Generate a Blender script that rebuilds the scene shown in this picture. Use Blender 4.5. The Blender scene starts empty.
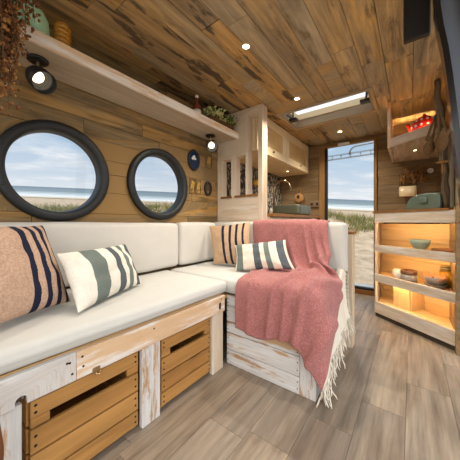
import bpy, bmesh, math, random
from mathutils import Vector, Matrix, noise
random.seed(7)
SC = bpy.context.scene
COL = SC.collection
PI = math.pi
ROOT = {}

# ------------------------------------------------------------------ materials
def S(r, g, b, a=1.0):
    f = lambda c: (c/255/12.92) if c/255 <= 0.04045 else ((c/255+0.055)/1.055)**2.4
    return (f(r), f(g), f(b), a)

class NT:
    def __init__(s, name):
        s.m = bpy.data.materials.new(name); s.m.use_nodes = True
        s.t = s.m.node_tree; s.t.nodes.clear()
        s.out = s.n('ShaderNodeOutputMaterial')
        s.b = s.n('ShaderNodeBsdfPrincipled')
        s.l(s.b.outputs[0], s.out.inputs[0])
    def n(s, typ, **kw):
        nd = s.t.nodes.new(typ)
        for k, v in kw.items(): setattr(nd, k, v)
        return nd
    def l(s, a, b): s.t.links.new(a, b)
    def attr(s, nm): return s.n('ShaderNodeAttribute', attribute_name=nm)
    def scale(s, vec, sc, off=(0,0,0)):
        m = s.n('ShaderNodeMapping'); s.l(vec, m.inputs['Vector'])
        m.inputs['Scale'].default_value = sc; m.inputs['Location'].default_value = off
        return m.outputs[0]
    def noise(s, vec, sc=1, det=4, rough=.6, dist=0.):
        n = s.n('ShaderNodeTexNoise')
        if vec is not None: s.l(vec, n.inputs['Vector'])
        n.inputs['Scale'].default_value = sc; n.inputs['Detail'].default_value = det
        n.inputs['Roughness'].default_value = rough; n.inputs['Distortion'].default_value = dist
        return n.outputs['Fac']
    def ramp(s, fac, stops, interp='LINEAR'):
        r = s.n('ShaderNodeValToRGB'); cr = r.color_ramp; cr.interpolation = interp
        while len(cr.elements) < len(stops): cr.elements.new(.5)
        for e, (p, c) in zip(cr.elements, stops):
            e.position = p; e.color = c if len(c) == 4 else (*c, 1)
        if fac is not None: s.l(fac, r.inputs[0])
        return r.outputs[0]
    def mix(s, fac, a, b, mode='MIX'):
        m = s.n('ShaderNodeMix', data_type='RGBA', blend_type=mode)
        for sock, v in ((m.inputs[0], fac), (m.inputs[6], a), (m.inputs[7], b)):
            if hasattr(v, 'is_output'): s.l(v, sock)
            else: sock.default_value = v
        return m.outputs[2]
    def math(s, op, a, b=0.0, clamp=False):
        m = s.n('ShaderNodeMath', operation=op, use_clamp=clamp)
        for sock, v in ((m.inputs[0], a), (m.inputs[1], b)):
            if hasattr(v, 'is_output'): s.l(v, sock)
            else: sock.default_value = v
        return m.outputs[0]
    def bump(s, h, strength=.3, dist=.01):
        b = s.n('ShaderNodeBump'); b.inputs['Strength'].default_value = strength
        b.inputs['Distance'].default_value = dist
        s.l(h, b.inputs['Height']); s.l(b.outputs[0], s.b.inputs['Normal'])
    def col(s, c):
        if hasattr(c, 'is_output'): s.l(c, s.b.inputs['Base Color'])
        else: s.b.inputs['Base Color'].default_value = c
    def set(s, **kw):
        for k, v in kw.items(): s.b.inputs[k.replace('_', ' ')].default_value = v

G = lambda v: (v, v, v, 1)

def wood(name, stops, alt=None, alt_amt=.5, patch=None, patch_lo=.58, patch_w=.06, paint=None, paint_lo=.45,
         paint_w=.12, gmin=.6, gmax=1.12, rough=.6, bump=.35, knots=.35, patch_sc=(3, 13, 13), paint_sc=(3, 22, 22), spec=.3):
    t = NT(name); wc = t.attr('wc').outputs['Vector']; rv = t.attr('rv').outputs['Fac']
    n = len(stops)
    c = t.ramp(rv, [((i+.5)/n, st) for i, st in enumerate(stops)])
    if alt is not None:
        f = t.ramp(t.noise(t.scale(wc, (1.6, 9, 9)), 1, 4, .6, 1.2), [(.42, G(0)), (.66, G(1))])
        c = t.mix(t.math('MULTIPLY', f, alt_amt), c, alt)
    if patch is not None:
        f = t.ramp(t.noise(t.scale(wc, patch_sc, (5, 3, 1)), 1, 8, .62, .3), [(patch_lo, G(0)), (patch_lo+patch_w, G(1))])
        c = t.mix(f, c, patch)
    if knots > 0:
        v = t.n('ShaderNodeTexVoronoi'); t.l(t.scale(wc, (2.6, 9, 9)), v.inputs['Vector']); v.inputs['Scale'].default_value = 1
        k = t.ramp(v.outputs['Distance'], [(.05, G(1)), (.16, G(0))])
        c = t.mix(t.math('MULTIPLY', k, knots), c, S(60, 38, 20))
    g1 = t.noise(t.scale(wc, (2.6, 42, 42)), 1, 6, .72)
    g2 = t.noise(t.scale(wc, (1.2, 22, 22)), 1, 5, .6, .6)
    g = t.math('ADD', t.math('MULTIPLY', g1, .55), t.math('MULTIPLY', g2, .45))
    gr = t.ramp(g, [(.36, G(gmin)), (.6, G(min(1, gmax)))])
    c = t.mix(1.0, c, gr, 'MULTIPLY')
    if paint is not None:
        pn = t.noise(t.scale(wc, paint_sc, (2, 7, 4)), 1, 9, .68, .2)
        f = t.ramp(pn, [(paint_lo, G(0)), (paint_lo+paint_w, G(1))])
        pc = t.mix(t.math('MULTIPLY', t.ramp(g1, [(.4, G(1)), (.62, G(0))]), .3), paint, S(150, 132, 118))
        c = t.mix(f, c, pc)
    t.col(c); t.set(Roughness=rough); t.b.inputs['Specular IOR Level'].default_value = spec
    t.bump(g, bump, .006)
    return t.m

def plain(name, color, rough=.5, metal=0., spec=.5, noise_amt=.0, nsc=60, bump=0., emis=None, es=0., coat=0.):
    t = NT(name)
    if noise_amt > 0 or bump > 0:
        tc = t.n('ShaderNodeTexCoord').outputs['Object']
        nz = t.noise(tc, nsc, 4, .6)
        if noise_amt > 0:
            c = t.mix(1., color, t.ramp(nz, [(.3, G(1-noise_amt)), (.7, G(1))]), 'MULTIPLY'); t.col(c)
        else: t.col(color)
        if bump > 0: t.bump(nz, bump, .004)
    else: t.col(color)
    t.set(Roughness=rough, Metallic=metal); t.b.inputs['Specular IOR Level'].default_value = spec
    if coat: t.b.inputs['Coat Weight'].default_value = coat
    if emis: t.b.inputs['Emission Color'].default_value = emis; t.b.inputs['Emission Strength'].default_value = es
    return t.m

def fabric(name, color, color2=None, weave=700, bump=.35, rough=.95, mott=.12, speck=0.):
    t = NT(name); tc = t.n('ShaderNodeTexCoord').outputs['Object']
    n1 = t.noise(tc, weave, 2, .5); n2 = t.noise(tc, 14, 4, .6)
    c = t.mix(1., color, t.ramp(n2, [(.3, G(1-mott)), (.7, G(1))]), 'MULTIPLY')
    if speck:
        n3 = t.noise(tc, 160, 3, .7)
        c = t.mix(t.math('MULTIPLY', t.ramp(n3, [(.46, G(0)), (.62, G(1))]), speck), c, color2 or color)
    t.col(c); t.set(Roughness=rough); t.b.inputs['Specular IOR Level'].default_value = .15
    t.b.inputs['Sheen Weight'].default_value = .15
    t.bump(t.math('ADD', t.math('MULTIPLY', n1, .5), t.math('MULTIPLY', n2, .6)), bump, .004)
    return t.m

def striped(name, base, bands, mott=.15, speck=.2):
    """bands: (from, to, colour) along wc.x in 0..1"""
    t = NT(name); wc = t.attr('wc').outputs['Vector']; tc = t.n('ShaderNodeTexCoord').outputs['Object']
    sx = t.n('ShaderNodeSeparateXYZ'); t.l(wc, sx.inputs[0])
    n1 = t.noise(tc, 500, 2, .5); n2 = t.noise(tc, 12, 4, .6); n3 = t.noise(tc, 140, 3, .7)
    u = t.math('ADD', sx.outputs[0], t.math('MULTIPLY', t.math('SUBTRACT', n3, .5), .012))
    st = [(0, base)]
    for a, b, cc in bands: st += [(a, cc), (b, base)]
    c = t.ramp(u, st, 'CONSTANT')
    c = t.mix(1., c, t.ramp(n2, [(.3, G(1-mott)), (.7, G(1))]), 'MULTIPLY')
    c = t.mix(1., c, t.ramp(n3, [(.35, G(1-speck)), (.6, G(1))]), 'MULTIPLY')
    t.col(c); t.set(Roughness=.95); t.b.inputs['Specular IOR Level'].default_value = .15
    t.bump(t.math('ADD', t.math('MULTIPLY', n3, .5), t.math('MULTIPLY', n2, .8)), .4, .005)
    return t.m

M = {}
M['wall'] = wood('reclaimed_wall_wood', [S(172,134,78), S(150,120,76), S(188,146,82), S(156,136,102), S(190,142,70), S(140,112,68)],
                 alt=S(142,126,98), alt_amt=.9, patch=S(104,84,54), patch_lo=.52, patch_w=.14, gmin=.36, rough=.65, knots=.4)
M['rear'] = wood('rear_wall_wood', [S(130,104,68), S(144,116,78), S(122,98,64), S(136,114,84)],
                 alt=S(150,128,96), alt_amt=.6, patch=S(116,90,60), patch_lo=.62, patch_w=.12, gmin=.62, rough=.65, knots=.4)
M['ceil'] = wood('reclaimed_ceiling_wood', [S(214,178,122), S(192,170,134), S(220,186,128), S(198,182,152), S(222,182,114), S(198,166,116)],
                 alt=S(168,152,126), alt_amt=.95, patch=S(130,110,84), patch_lo=.55, patch_w=.12, gmin=.4, rough=.6, knots=.3)
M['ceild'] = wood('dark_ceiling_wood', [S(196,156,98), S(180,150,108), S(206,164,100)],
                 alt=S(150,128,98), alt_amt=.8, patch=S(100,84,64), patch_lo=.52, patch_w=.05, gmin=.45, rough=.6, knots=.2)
M['floor'] = wood('floor_laminate', [S(168,153,135), S(154,140,124), S(178,163,145), S(146,132,117), S(172,155,134)],
                 alt=S(134,116,98), alt_amt=.75, gmin=.5, gmax=1.0, rough=.38, bump=.12, knots=.12, spec=.4)
M['wash'] = wood('whitewashed_wood', [S(214,196,172), S(226,210,188), S(204,184,158), S(220,202,176)],
                 alt=S(196,170,138), alt_amt=.45, gmin=.82, rough=.7, knots=.25, paint=S(226,220,210), paint_lo=.5, paint_w=.2)
M['shelf_lit'] = wood('lit_whitewashed_shelf_wood', [S(232,204,168), S(226,194,156)],
                 alt=S(214,176,132), alt_amt=.5, gmin=.88, rough=.7, knots=.2, paint=S(246,240,232), paint_lo=.42, paint_w=.1, bump=.2)  # front strip whitened, the light it catches is put into the colour
M['shelf_shaded'] = wood('shaded_shelf_underside', [S(196,182,162), S(186,170,148)],
                 alt=S(176,156,130), alt_amt=.4, gmin=.8, rough=.7, knots=.15, bump=.2)  # same shelf greyed to put the underside's shade into the colour
M['chippy'] = wood('chipped_white_paint_wood', [S(198,158,116), S(186,150,112), S(206,170,130)],
                 alt=S(160,122,88), alt_amt=.5, gmin=.8, rough=.7, knots=.3, paint=S(220,219,217), paint_lo=.40, paint_w=.07, paint_sc=(3.2, 20, 20))
M['orangey'] = wood('bare_peach_board', [S(222,190,154), S(216,182,146)],
                 alt=S(206,160,116), alt_amt=.4, gmin=.85, rough=.7, knots=.2, paint=S(240,234,226), paint_lo=.5, paint_w=.12)
M['crate'] = wood('crate_pine', [S(184,134,74), S(172,122,66), S(194,144,82), S(162,114,60)],
                 alt=S(160,112,58), alt_amt=.5, gmin=.68, rough=.6, knots=.5)
M['pine'] = wood('warm_pine', [S(206,164,108), S(196,154,98), S(214,172,116)], alt=S(180,138,86), alt_amt=.4, gmin=.78, rough=.55, knots=.35)
M['cab'] = wood('greywashed_cabinet_wood', [S(206,190,168), S(198,180,156), S(214,198,176)],
                 alt=S(176,150,118), alt_amt=.45, gmin=.8, rough=.65, knots=.3, paint=S(222,214,204), paint_lo=.44, paint_w=.2)
M['cabin'] = wood('cabinet_inner_wood', [S(216,188,142), S(206,178,134), S(224,198,152)], alt=S(194,162,116), alt_amt=.4, gmin=.8, rough=.65, knots=.35)
M['upcab'] = wood('birch_cabinet_wood', [S(238,216,176), S(232,208,166)], alt=S(222,194,150), alt_amt=.3, gmin=.88, rough=.55, knots=.05)
M['worktop'] = wood('oak_worktop', [S(164,112,58), S(150,100,50)], alt=S(130,86,44), alt_amt=.5, gmin=.7, rough=.4, knots=.1)
M['dark_edge'] = wood('brown_sill_wood', [S(140,92,44), S(126,82,40)], gmin=.7, rough=.5, knots=0)
M['plinth'] = wood('shaded_plinth_wood', [S(70,58,48), S(62,52,44)], gmin=.8, rough=.6, knots=0)  # wood colour darkened to stand for the shadow under the cabinet
M['drift'] = wood('driftwood', [S(120,100,76), S(100,82,62)], alt=S(70,58,46), alt_amt=.8, patch=S(168,156,134), patch_lo=.56, gmin=.5, rough=.85, bump=.8, knots=.4)
M['pale_drift'] = wood('pale_driftwood', [S(150,146,130), S(134,132,120)], alt=S(110,104,92), alt_amt=.6, gmin=.6, rough=.85, bump=.6, knots=.2)
M['jambg'] = wood('skylight_shaft_wood', [S(168,146,116), S(156,136,108)], gmin=.75, rough=.55, knots=.1)
M['jamb'] = wood('door_jamb_wood', [S(150,112,66), S(140,104,60)], gmin=.75, rough=.55, knots=.1)
M['backing'] = plain('shadow_gap', S(34, 26, 18), .9)
M['cushion'] = fabric('linen_cushion', S(206,202,194), weave=520, mott=.05, bump=.2)
M['cushion_seat'] = fabric('linen_seat', S(204,203,197), weave=520, mott=.05, bump=.2)
M['pink'] = fabric('pink_throw_wool', S(168,104,101), S(200,150,145), weave=420, mott=.2, bump=.6, speck=.5)
M['cream'] = fabric('cream_throw_cotton', S(234,226,210), S(214,202,184), weave=420, mott=.08, bump=.4, speck=.3)
NAVY = S(36,42,66); SAGE = S(114,124,118); SAGED = S(92,99,103)
M['p_jute'] = striped('jute_navy_stripes', S(206,172,148), [(.545,.615,NAVY), (.685,.745,NAVY), (.81,.865,NAVY), (.93,.97,NAVY)], speck=.3)
M['p_sage'] = striped('cream_sage_stripes', S(236,230,218), [(.19,.37,SAGE), (.52,.63,SAGED), (.715,.80,SAGE), (.885,.965,SAGED)], speck=.1)
M['p_beige'] = striped('beige_navy_stripes', S(204,170,134), [(.34,.41,NAVY), (.52,.585,NAVY), (.68,.74,NAVY), (.84,.89,NAVY)], speck=.2)
M['p_sage2'] = striped('cream_sage_stripes_wide', S(236,222,204), [(.03,.16,SAGE), (.37,.50,SAGED), (.585,.68,SAGE), (.82,.955,SAGED)], speck=.1)
M['black'] = plain('matt_black', S(26,26,27), .45)
M['blackgloss'] = plain('gloss_black', S(14,15,17), .16, spec=.6)
M['blacktrim'] = plain('porthole_black', S(25,27,29), .5, noise_amt=.2, nsc=90, bump=.1)
M['rubber'] = plain('rubber_black', S(22,22,22), .8)
M['mint'] = plain('mint_glaze', S(176,224,184), .3, noise_amt=.15, nsc=20)
M['amber'] = plain('amber_glaze', S(190,132,36), .4, noise_amt=.35, nsc=30)
M['redbrown'] = plain('red_brown_bottle', S(120,60,38), .3)
M['label'] = plain('cream_label', S(224,216,202), .7)
M['leaf'] = plain('leaf_green', S(96,116,48), .7, noise_amt=.4, nsc=30)
M['flower'] = plain('pale_flower', S(196,196,132), .7, noise_amt=.25, nsc=40)
M['stem'] = plain('stem_brown', S(96,70,40), .8)
M['dried'] = plain('dried_brown', S(128,78,38), .85, noise_amt=.5, nsc=25)
M['dried2'] = plain('dried_gold', S(176,124,62), .85, noise_amt=.4, nsc=25)
M['planter'] = wood('planter_wood', [S(98,70,40), S(106,76,44)], gmin=.6, rough=.7, knots=.1)
M['brass'] = plain('brass', S(190,164,124), .28, metal=1.)
M['gold'] = plain('gold_leaf', S(214,178,92), .35, metal=.7)
M['steel'] = plain('steel', S(176,178,180), .3, metal=1.)
M['sink'] = plain('sage_metal_sink', S(92,96,78), .35, metal=.2)
M['teal'] = plain('sage_enamel', S(96,112,98), .22, coat=.4)
M['tealbowl'] = plain('sage_bowl_glaze', S(132,150,138), .3)
M['cream_enamel'] = plain('cream_enamel', S(214,192,150), .35)
M['white_cer'] = plain('white_ceramic', S(226,218,204), .35)
M['brown_cer'] = plain('brown_glaze', S(110,72,44), .4)
M['grey_cer'] = plain('grey_speckled_ceramic', S(150,142,134), .4, noise_amt=.3, nsc=120)
M['orange'] = plain('orange_biscuit', S(176,104,48), .6, noise_amt=.2, nsc=40)
M['yellow'] = plain('yellow_enamel', S(226,178,66), .4)
M['leather'] = plain('brown_leather', S(112,64,36), .5)
M['white_plast'] = plain('white_plastic', S(232,228,220), .5)
M['socket'] = plain('bronze_socket', S(128,106,80), .4, metal=.3)
M['led'] = plain('led_warm', S(255,190,90), .5, emis=(1.0, .66, .30, 1), es=62)
M['bulb'] = plain('bulb_warm', S(255,240,210), .5, emis=(1.0, .84, .58, 1), es=3)
M['lampin'] = plain('lamp_inner', S(150,130,104), .35, metal=.5)
M['spotled'] = plain('spot_led', S(255,240,210), .5, emis=(1.0, .80, .50, 1), es=14)
M['ring'] = plain('spot_ring', S(206,180,140), .35, metal=.6)
M['jute'] = fabric('crochet_jute', S(120,90,56), S(56,40,26), weave=160, mott=.3, bump=.9, speck=.6)
M['rattanpouch'] = fabric('woven_rattan', S(176,128,76), S(110,76,42), weave=120, mott=.25, bump=.8, speck=.5)
M['glassblue'] = plain('blue_oval_glass', S(24,50,80), .15, noise_amt=.3, nsc=20)
M['darkpic'] = plain('dark_oval_picture', S(66,52,40), .3)
M['picwhite'] = plain('white_motif', S(222,220,212), .6)
M['sky_glass'] = plain('sky_reflection_glass', S(92,100,112), .3, spec=.5)  # blue-grey reflection of the sky put into the glass colour
M['steelblue'] = plain('pale_blue_steel', S(186,206,224), .5)
M['frost'] = None
def make_glass(name, tint=(1,1,1,1), rough=0.0):
    t = NT(name); t.t.nodes.remove(t.b)
    a = t.n('ShaderNodeBsdfTransparent'); a.inputs[0].default_value = tint
    g = t.n('ShaderNodeBsdfGlossy'); g.inputs['Roughness'].default_value = .02
    mx = t.n('ShaderNodeMixShader'); mx.inputs[0].default_value = .02
    t.l(a.outputs[0], mx.inputs[1]); t.l(g.outputs[0], mx.inputs[2]); t.l(mx.outputs[0], t.out.inputs[0])
    return t.m
M['glass'] = make_glass('window_glass', (.96,.97,.98,1))
M['jarglass'] = make_glass('jar_glass', (.86,.84,.72,1))
def make_frost():
    t = NT('frosted_acrylic'); t.t.nodes.remove(t.b)
    a = t.n('ShaderNodeBsdfTranslucent'); a.inputs[0].default_value = (.95,.95,.95,1)
    g = t.n('ShaderNodeBsdfTransparent')
    mx = t.n('ShaderNodeMixShader'); mx.inputs[0].default_value = .15
    t.l(a.outputs[0], mx.inputs[1]); t.l(g.outputs[0], mx.inputs[2]); t.l(mx.outputs[0], t.out.inputs[0])
    return t.m
M['frost'] = make_frost()
def make_leafpaper():
    t = NT('leaf_wallpaper'); tc = t.n('ShaderNodeTexCoord').outputs['Object']
    d = t.noise(tc, 9, 3, .6)
    v = t.n('ShaderNodeTexVoronoi', feature='DISTANCE_TO_EDGE'); v.inputs['Scale'].default_value = 17
    mv = t.n('ShaderNodeVectorMath', operation='ADD'); sc = t.n('ShaderNodeVectorMath', operation='SCALE')
    nz = t.n('ShaderNodeTexNoise'); nz.inputs['Scale'].default_value = 12; t.l(tc, nz.inputs['Vector'])
    t.l(nz.outputs['Color'], sc.inputs[0]); sc.inputs['Scale'].default_value = .12
    t.l(t.scale(tc, (1, 1.5, .8)), mv.inputs[0]); t.l(sc.outputs[0], mv.inputs[1]); t.l(mv.outputs[0], v.inputs['Vector'])
    c = t.ramp(v.outputs['Distance'], [(.0, S(40,38,36)), (.10, S(44,42,40)), (.17, S(150,142,126)), (.5, S(164,156,140))])
    t.col(c); t.set(Roughness=.8); return t.m
M['paper'] = make_leafpaper()
def make_rattan():
    t = NT('rattan_cane'); wc = t.attr('wc').outputs['Vector']
    w1 = t.n('ShaderNodeTexWave', wave_type='BANDS', bands_direction='Y'); t.l(wc, w1.inputs['Vector']); w1.inputs['Scale'].default_value = 60
    w2 = t.n('ShaderNodeTexWave', wave_type='BANDS', bands_direction='Z'); t.l(wc, w2.inputs['Vector']); w2.inputs['Scale'].default_value = 60
    f = t.math('MULTIPLY', w1.outputs['Fac'], w2.outputs['Fac'])
    n2 = t.noise(wc, 9, 3, .6)
    c = t.mix(f, S(204,166,108), S(232,200,146)); c = t.mix(1., c, t.ramp(n2, [(.3, G(.85)), (.7, G(1))]), 'MULTIPLY')
    t.col(c); t.set(Roughness=.7); t.bump(f, .4, .003); return t.m
M['rattan'] = make_rattan()
def make_sand():
    t = NT('beach_sand'); tc = t.n('ShaderNodeTexCoord').outputs['Object']
    r1 = t.noise(t.scale(tc, (1, 1, 1)), 2.2, 6, .65); r2 = t.noise(tc, 7, 5, .7); r0 = t.noise(tc, .25, 3, .5)
    c = t.ramp(r1, [(.3, S(166,142,114)), (.55, S(212,190,162)), (.75, S(226,206,180))])
    c = t.mix(t.math('MULTIPLY', t.ramp(r2, [(.55, G(0)), (.75, G(1))]), .4), c, S(126,104,80))
    t.col(c); t.set(Roughness=.95); t.b.inputs['Specular IOR Level'].default_value = .1
    t.bump(t.math('ADD', r1, r2), 1., .08); return t.m
M['sand'] = make_sand()
def make_sea():
    t = NT('sea_water'); tc = t.n('ShaderNodeTexCoord').outputs['Object']
    ln = t.n('ShaderNodeVectorMath', operation='DOT_PRODUCT'); t.l(tc, ln.inputs[0]); ln.inputs[1].default_value = (-.603, .798, 0)
    nz = t.noise(tc, .05, 4, .6); n2 = t.noise(tc, .3, 4, .7)
    r = t.math('ADD', ln.outputs['Value'], t.math('MULTIPLY', t.math('SUBTRACT', nz, .5), 9))
    c = t.ramp(t.math('DIVIDE', r, 400.), [(.0, S(206,182,148)), (.084, S(208,188,158)), (.09, S(222,222,218)), (.112, S(214,218,218)), (.120, S(160,174,176)), (.132, S(222,226,226)),
        (.145, S(128,146,152)), (.165, S(186,196,198)), (.175, S(132,146,150)), (.5, S(122,136,144)), (1., S(116,130,140))])
    t.col(c); t.set(Roughness=.85); t.b.inputs['Specular IOR Level'].default_value = .05
    t.bump(n2, .3, .2); return t.m
M['sea'] = make_sea()
M['grassA'] = plain('dune_grass_green', S(116,122,66), .85, noise_amt=.45, nsc=1.2)
M['grassB'] = plain('dune_grass_straw', S(176,160,104), .85, noise_amt=.35, nsc=1.2)
def make_kettle():
    t = NT('red_polka_enamel'); wc = t.attr('wc').outputs['Vector']
    v = t.n('ShaderNodeTexVoronoi', feature='F1'); t.l(wc, v.inputs['Vector']); v.inputs['Scale'].default_value = 1; v.inputs['Randomness'].default_value = 0
    c = t.ramp(v.outputs['Distance'], [(.22, S(240,232,226)), (.26, S(214,36,24))])
    t.col(c); t.set(Roughness=.25); return t.m
M['kettle'] = make_kettle()
M['red'] = plain('red_enamel', S(206,34,24), .25)

# ------------------------------------------------------------------ mesh builder
class MB:
    def __init__(s): s.v = []; s.f = []; s.wc = []; s.rv = []; s.mi = []; s.sm = []
    def add(s, vs, fs, wc=None, rv=0., mi=0, sm=False, X=None):
        o = len(s.v)
        s.wc += [tuple(p) for p in (wc if wc is not None else vs)]
        s.v += [tuple(X @ Vector(p)) if X is not None else tuple(p) for p in vs]
        s.rv += [rv]*len(vs)
        for f in fs: s.f.append(tuple(i+o for i in f)); s.mi.append(mi); s.sm.append(sm)
    def box(s, lo, hi, along=0, ch=.0, X=None, mi=0, rv=None, off=None):
        rv = random.random() if rv is None else rv
        off = [random.uniform(0, 40) for _ in range(3)] if off is None else off
        lo = [min(a, b) for a, b in zip(lo, hi)] if False else list(lo); hi = list(hi)
        ch = min([ch]+[(hi[i]-lo[i])*.45 for i in range(3)])
        perm = [along]+[i for i in range(3) if i != along]
        def W(p): return tuple(p[perm[k]]+off[k] for k in range(3))
        if ch <= 0:
            vs = [(x, y, z) for x in (lo[0], hi[0]) for y in (lo[1], hi[1]) for z in (lo[2], hi[2])]
            fs = [(0,1,3,2), (4,6,7,5), (0,4,5,1), (2,3,7,6), (0,2,6,4), (1,5,7,3)]
        else:
            vs = []; idx = {}
            for sx in (0,1):
                for sy in (0,1):
                    for sz in (0,1):
                        c = [(lo, hi)[b][i] for i, b in enumerate((sx, sy, sz))]
                        sg = [1-2*b for b in (sx, sy, sz)]
                        for ax in range(3):
                            p = [c[i] + (0 if i == ax else sg[i]*ch) for i in range(3)]
                            idx[(sx, sy, sz, ax)] = len(vs); vs.append(tuple(p))
            fs = []
            cen = Vector([(lo[i]+hi[i])/2 for i in range(3)])
            def face(ids):
                a, b, c = (Vector(vs[i]) for i in ids[:3])
                nn = (b-a).cross(c-a); m = sum((Vector(vs[i]) for i in ids), Vector())/len(ids)
                fs.append(tuple(ids) if nn.dot(m-cen) > 0 else tuple(reversed(ids)))
            for ax in range(3):
                o1, o2 = [i for i in range(3) if i != ax]
                for b in (0, 1):
                    ids = []
                    for u, w in ((0,0), (1,0), (1,1), (0,1)):
                        k = [0,0,0]; k[ax] = b; k[o1] = u; k[o2] = w
                        ids.append(idx[(*k, ax)])
                    face(ids)
                # edges parallel to ax
                for u in (0,1):
                    for w in (0,1):
                        k0 = [0,0,0]; k0[o1] = u; k0[o2] = w; k1 = list(k0); k1[ax] = 1
                        face([idx[(*k0, o1)], idx[(*k1, o1)], idx[(*k1, o2)], idx[(*k0, o2)]])
            for sx in (0,1):
                for sy in (0,1):
                    for sz in (0,1): face([idx[(sx, sy, sz, a)] for a in range(3)])
        s.add(vs, fs, [W(p) for p in vs], rv, mi, False, X)
    def rbox(s, lo, hi, r, n=8, X=None, mi=0, puff=0., wob=0., seed=0):
        """rounded soft box"""
        lo = Vector(lo); hi = Vector(hi); vs = []; fs = []
        L = hi-lo; r = min(r, min(L)*.49)
        def axis(k):
            # sample positions: dense at the rounding
            a = [0, r*.12, r*.35, r*.65, r]
            m = max(2, int(n*L[k]/max(L)))
            return a + [r+(L[k]-2*r)*i/m for i in range(1, m)] + [L[k]-q for q in reversed(a)]
        A = [axis(k) for k in range(3)]
        for ax in range(3):
            o1, o2 = [i for i in range(3) if i != ax]
            for side in (0, 1):
                o = len(vs); n1 = len(A[o1]); n2 = len(A[o2])
                for i in range(n1):
                    for j in range(n2):
                        p = Vector((0,0,0)); p[ax] = side*L[ax]; p[o1] = A[o1][i]; p[o2] = A[o2][j]
                        q = Vector([min(max(p[k], r), L[k]-r) for k in range(3)])
                        d = p-q
                        if d.length > 1e-9: p = q + d.normalized()*r
                        if puff:
                            w_ = lambda q, k: math.sin(PI*min(1, max(0, (q-r)/(L[k]-2*r))))
                            f = w_(A[o1][i], o1)*w_(A[o2][j], o2)
                            p[ax] += (1 if side else -1)*puff*max(0, f)**.5
                        if wob: p += Vector((1,1,1))*0 + noise.noise_vector((p+lo)*7+Vector((seed, 0, 0)))*wob
                        vs.append(lo+p)
                for i in range(n1-1):
                    for j in range(n2-1):
                        q = (o+i*n2+j, o+(i+1)*n2+j, o+(i+1)*n2+j+1, o+i*n2+j+1)
                        flip = (side == 1) ^ (ax == 1)
                        fs.append(q if flip else tuple(reversed(q)))
        s.add(vs, fs, None, random.random(), mi, True, X)
    def tube(s, pts, r, n=8, mi=0, X=None, sm=True, caps=True, rv=0., closed=False):
        pts = [Vector(p) for p in pts]; m = len(pts)
        rs = r if isinstance(r, (list, tuple)) else [r]*m
        vs = []; fs = []; wc = []; ln = 0
        up = None
        for i, p in enumerate(pts):
            if closed: d = pts[(i+1) % m]-pts[i-1]
            else: d = (pts[min(i+1, m-1)]-pts[max(i-1, 0)])
            d.normalize()
            if up is None: up = Vector((0,0,1)) if abs(d.z) < .9 else Vector((1,0,0))
            a = d.cross(up).normalized(); b = a.cross(d).normalized(); up = b
            if i: ln += (p-pts[i-1]).length
            for k in range(n):
                an = 2*PI*k/n; vs.append(p+(a*math.cos(an)+b*math.sin(an))*rs[i]); wc.append((ln+rv*9, .1*math.cos(an)+rv*5, .1*math.sin(an)))
        rng = m if closed else m-1
        for i in range(rng):
            for k in range(n):
                a0 = i*n+k; a1 = i*n+(k+1) % n; b0 = ((i+1) % m)*n+k; b1 = ((i+1) % m)*n+(k+1) % n
                fs.append((a0, a1, b1, b0))
        if caps and not closed:
            fs.append(tuple(reversed(range(n)))); fs.append(tuple(range((m-1)*n, m*n)))
        s.add(vs, fs, wc, rv, mi, sm, X)
    def lathe(s, prof, n=24, X=None, mi=0, sm=True, wcs=None, sy=1.):
        ring = prof[0][0] > 1e-5 and prof[0] == prof[-1]
        vs = []; fs = []; wc = []; m = len(prof)
        for i, (r, z) in enumerate(prof):
            for k in range(n):
                a = 2*PI*k/n; vs.append((r*math.cos(a), r*math.sin(a)*sy, z))
                wc.append((a*(wcs or 1), z*(wcs or 1)*12, 0))
        for i in range(m-1):
            for k in range(n): fs.append((i*n+k, i*n+(k+1) % n, (i+1)*n+(k+1) % n, (i+1)*n+k))
        if prof[0][0] > 1e-5 and not ring: fs.append(tuple(reversed(range(n))))
        if prof[-1][0] > 1e-5 and not ring: fs.append(tuple(range((m-1)*n, m*n)))
        s.add(vs, fs, wc if wcs else None, random.random(), mi, sm, X)
    def blob(s, c, r, mi=0, n=6, m=4, sq=(1,1,1)):
        prof = [(r*math.sin(PI*i/m), -r*math.cos(PI*i/m)) for i in range(m+1)]
        s.lathe(prof, n, Matrix.Translation(c) @ Matrix.Diagonal((*sq, 1)), mi)
    def grid(s, P, wc=None, mi=0, closed=False):
        nu = len(P); nv = len(P[0]); vs = [p for row in P for p in row]; fs = []
        for i in range(nu-1):
            for j in range(nv-1): fs.append((i*nv+j, i*nv+j+1, (i+1)*nv+j+1, (i+1)*nv+j))
        s.add(vs, fs, [w for row in wc for w in row] if wc else None, 0., mi, True)
    def build(s, name, mats, parent=None, loc=None, world=True):
        me = bpy.data.meshes.new(name)
        v = [Vector(p) for p in s.v]
        o = bpy.data.objects.new(name, me); COL.objects.link(o)
        if parent is not None:
            R = ROOT[parent.name]; o.parent = parent; ROOT[o.name] = R
            if world: inv = R.inverted(); v = [inv @ p for p in v]
        elif loc is not None:
            loc = Vector(loc); o.location = loc
            if world: v = [p-loc for p in v]
            ROOT[o.name] = Matrix.Translation(loc)
        else: ROOT[o.name] = Matrix.Identity(4)
        me.from_pydata([tuple(p) for p in v], [], s.f)
        if not isinstance(mats, (list, tuple)): mats = [mats]
        for m in mats: me.materials.append(m)
        me.polygons.foreach_set('material_index', s.mi); me.polygons.foreach_set('use_smooth', s.sm)
        a = me.attributes.new('wc', 'FLOAT_VECTOR', 'POINT'); a.data.foreach_set('vector', [c for w in s.wc for c in w])
        a = me.attributes.new('rv', 'FLOAT', 'POINT'); a.data.foreach_set('value', s.rv)
        me.update()
        return o

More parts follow.
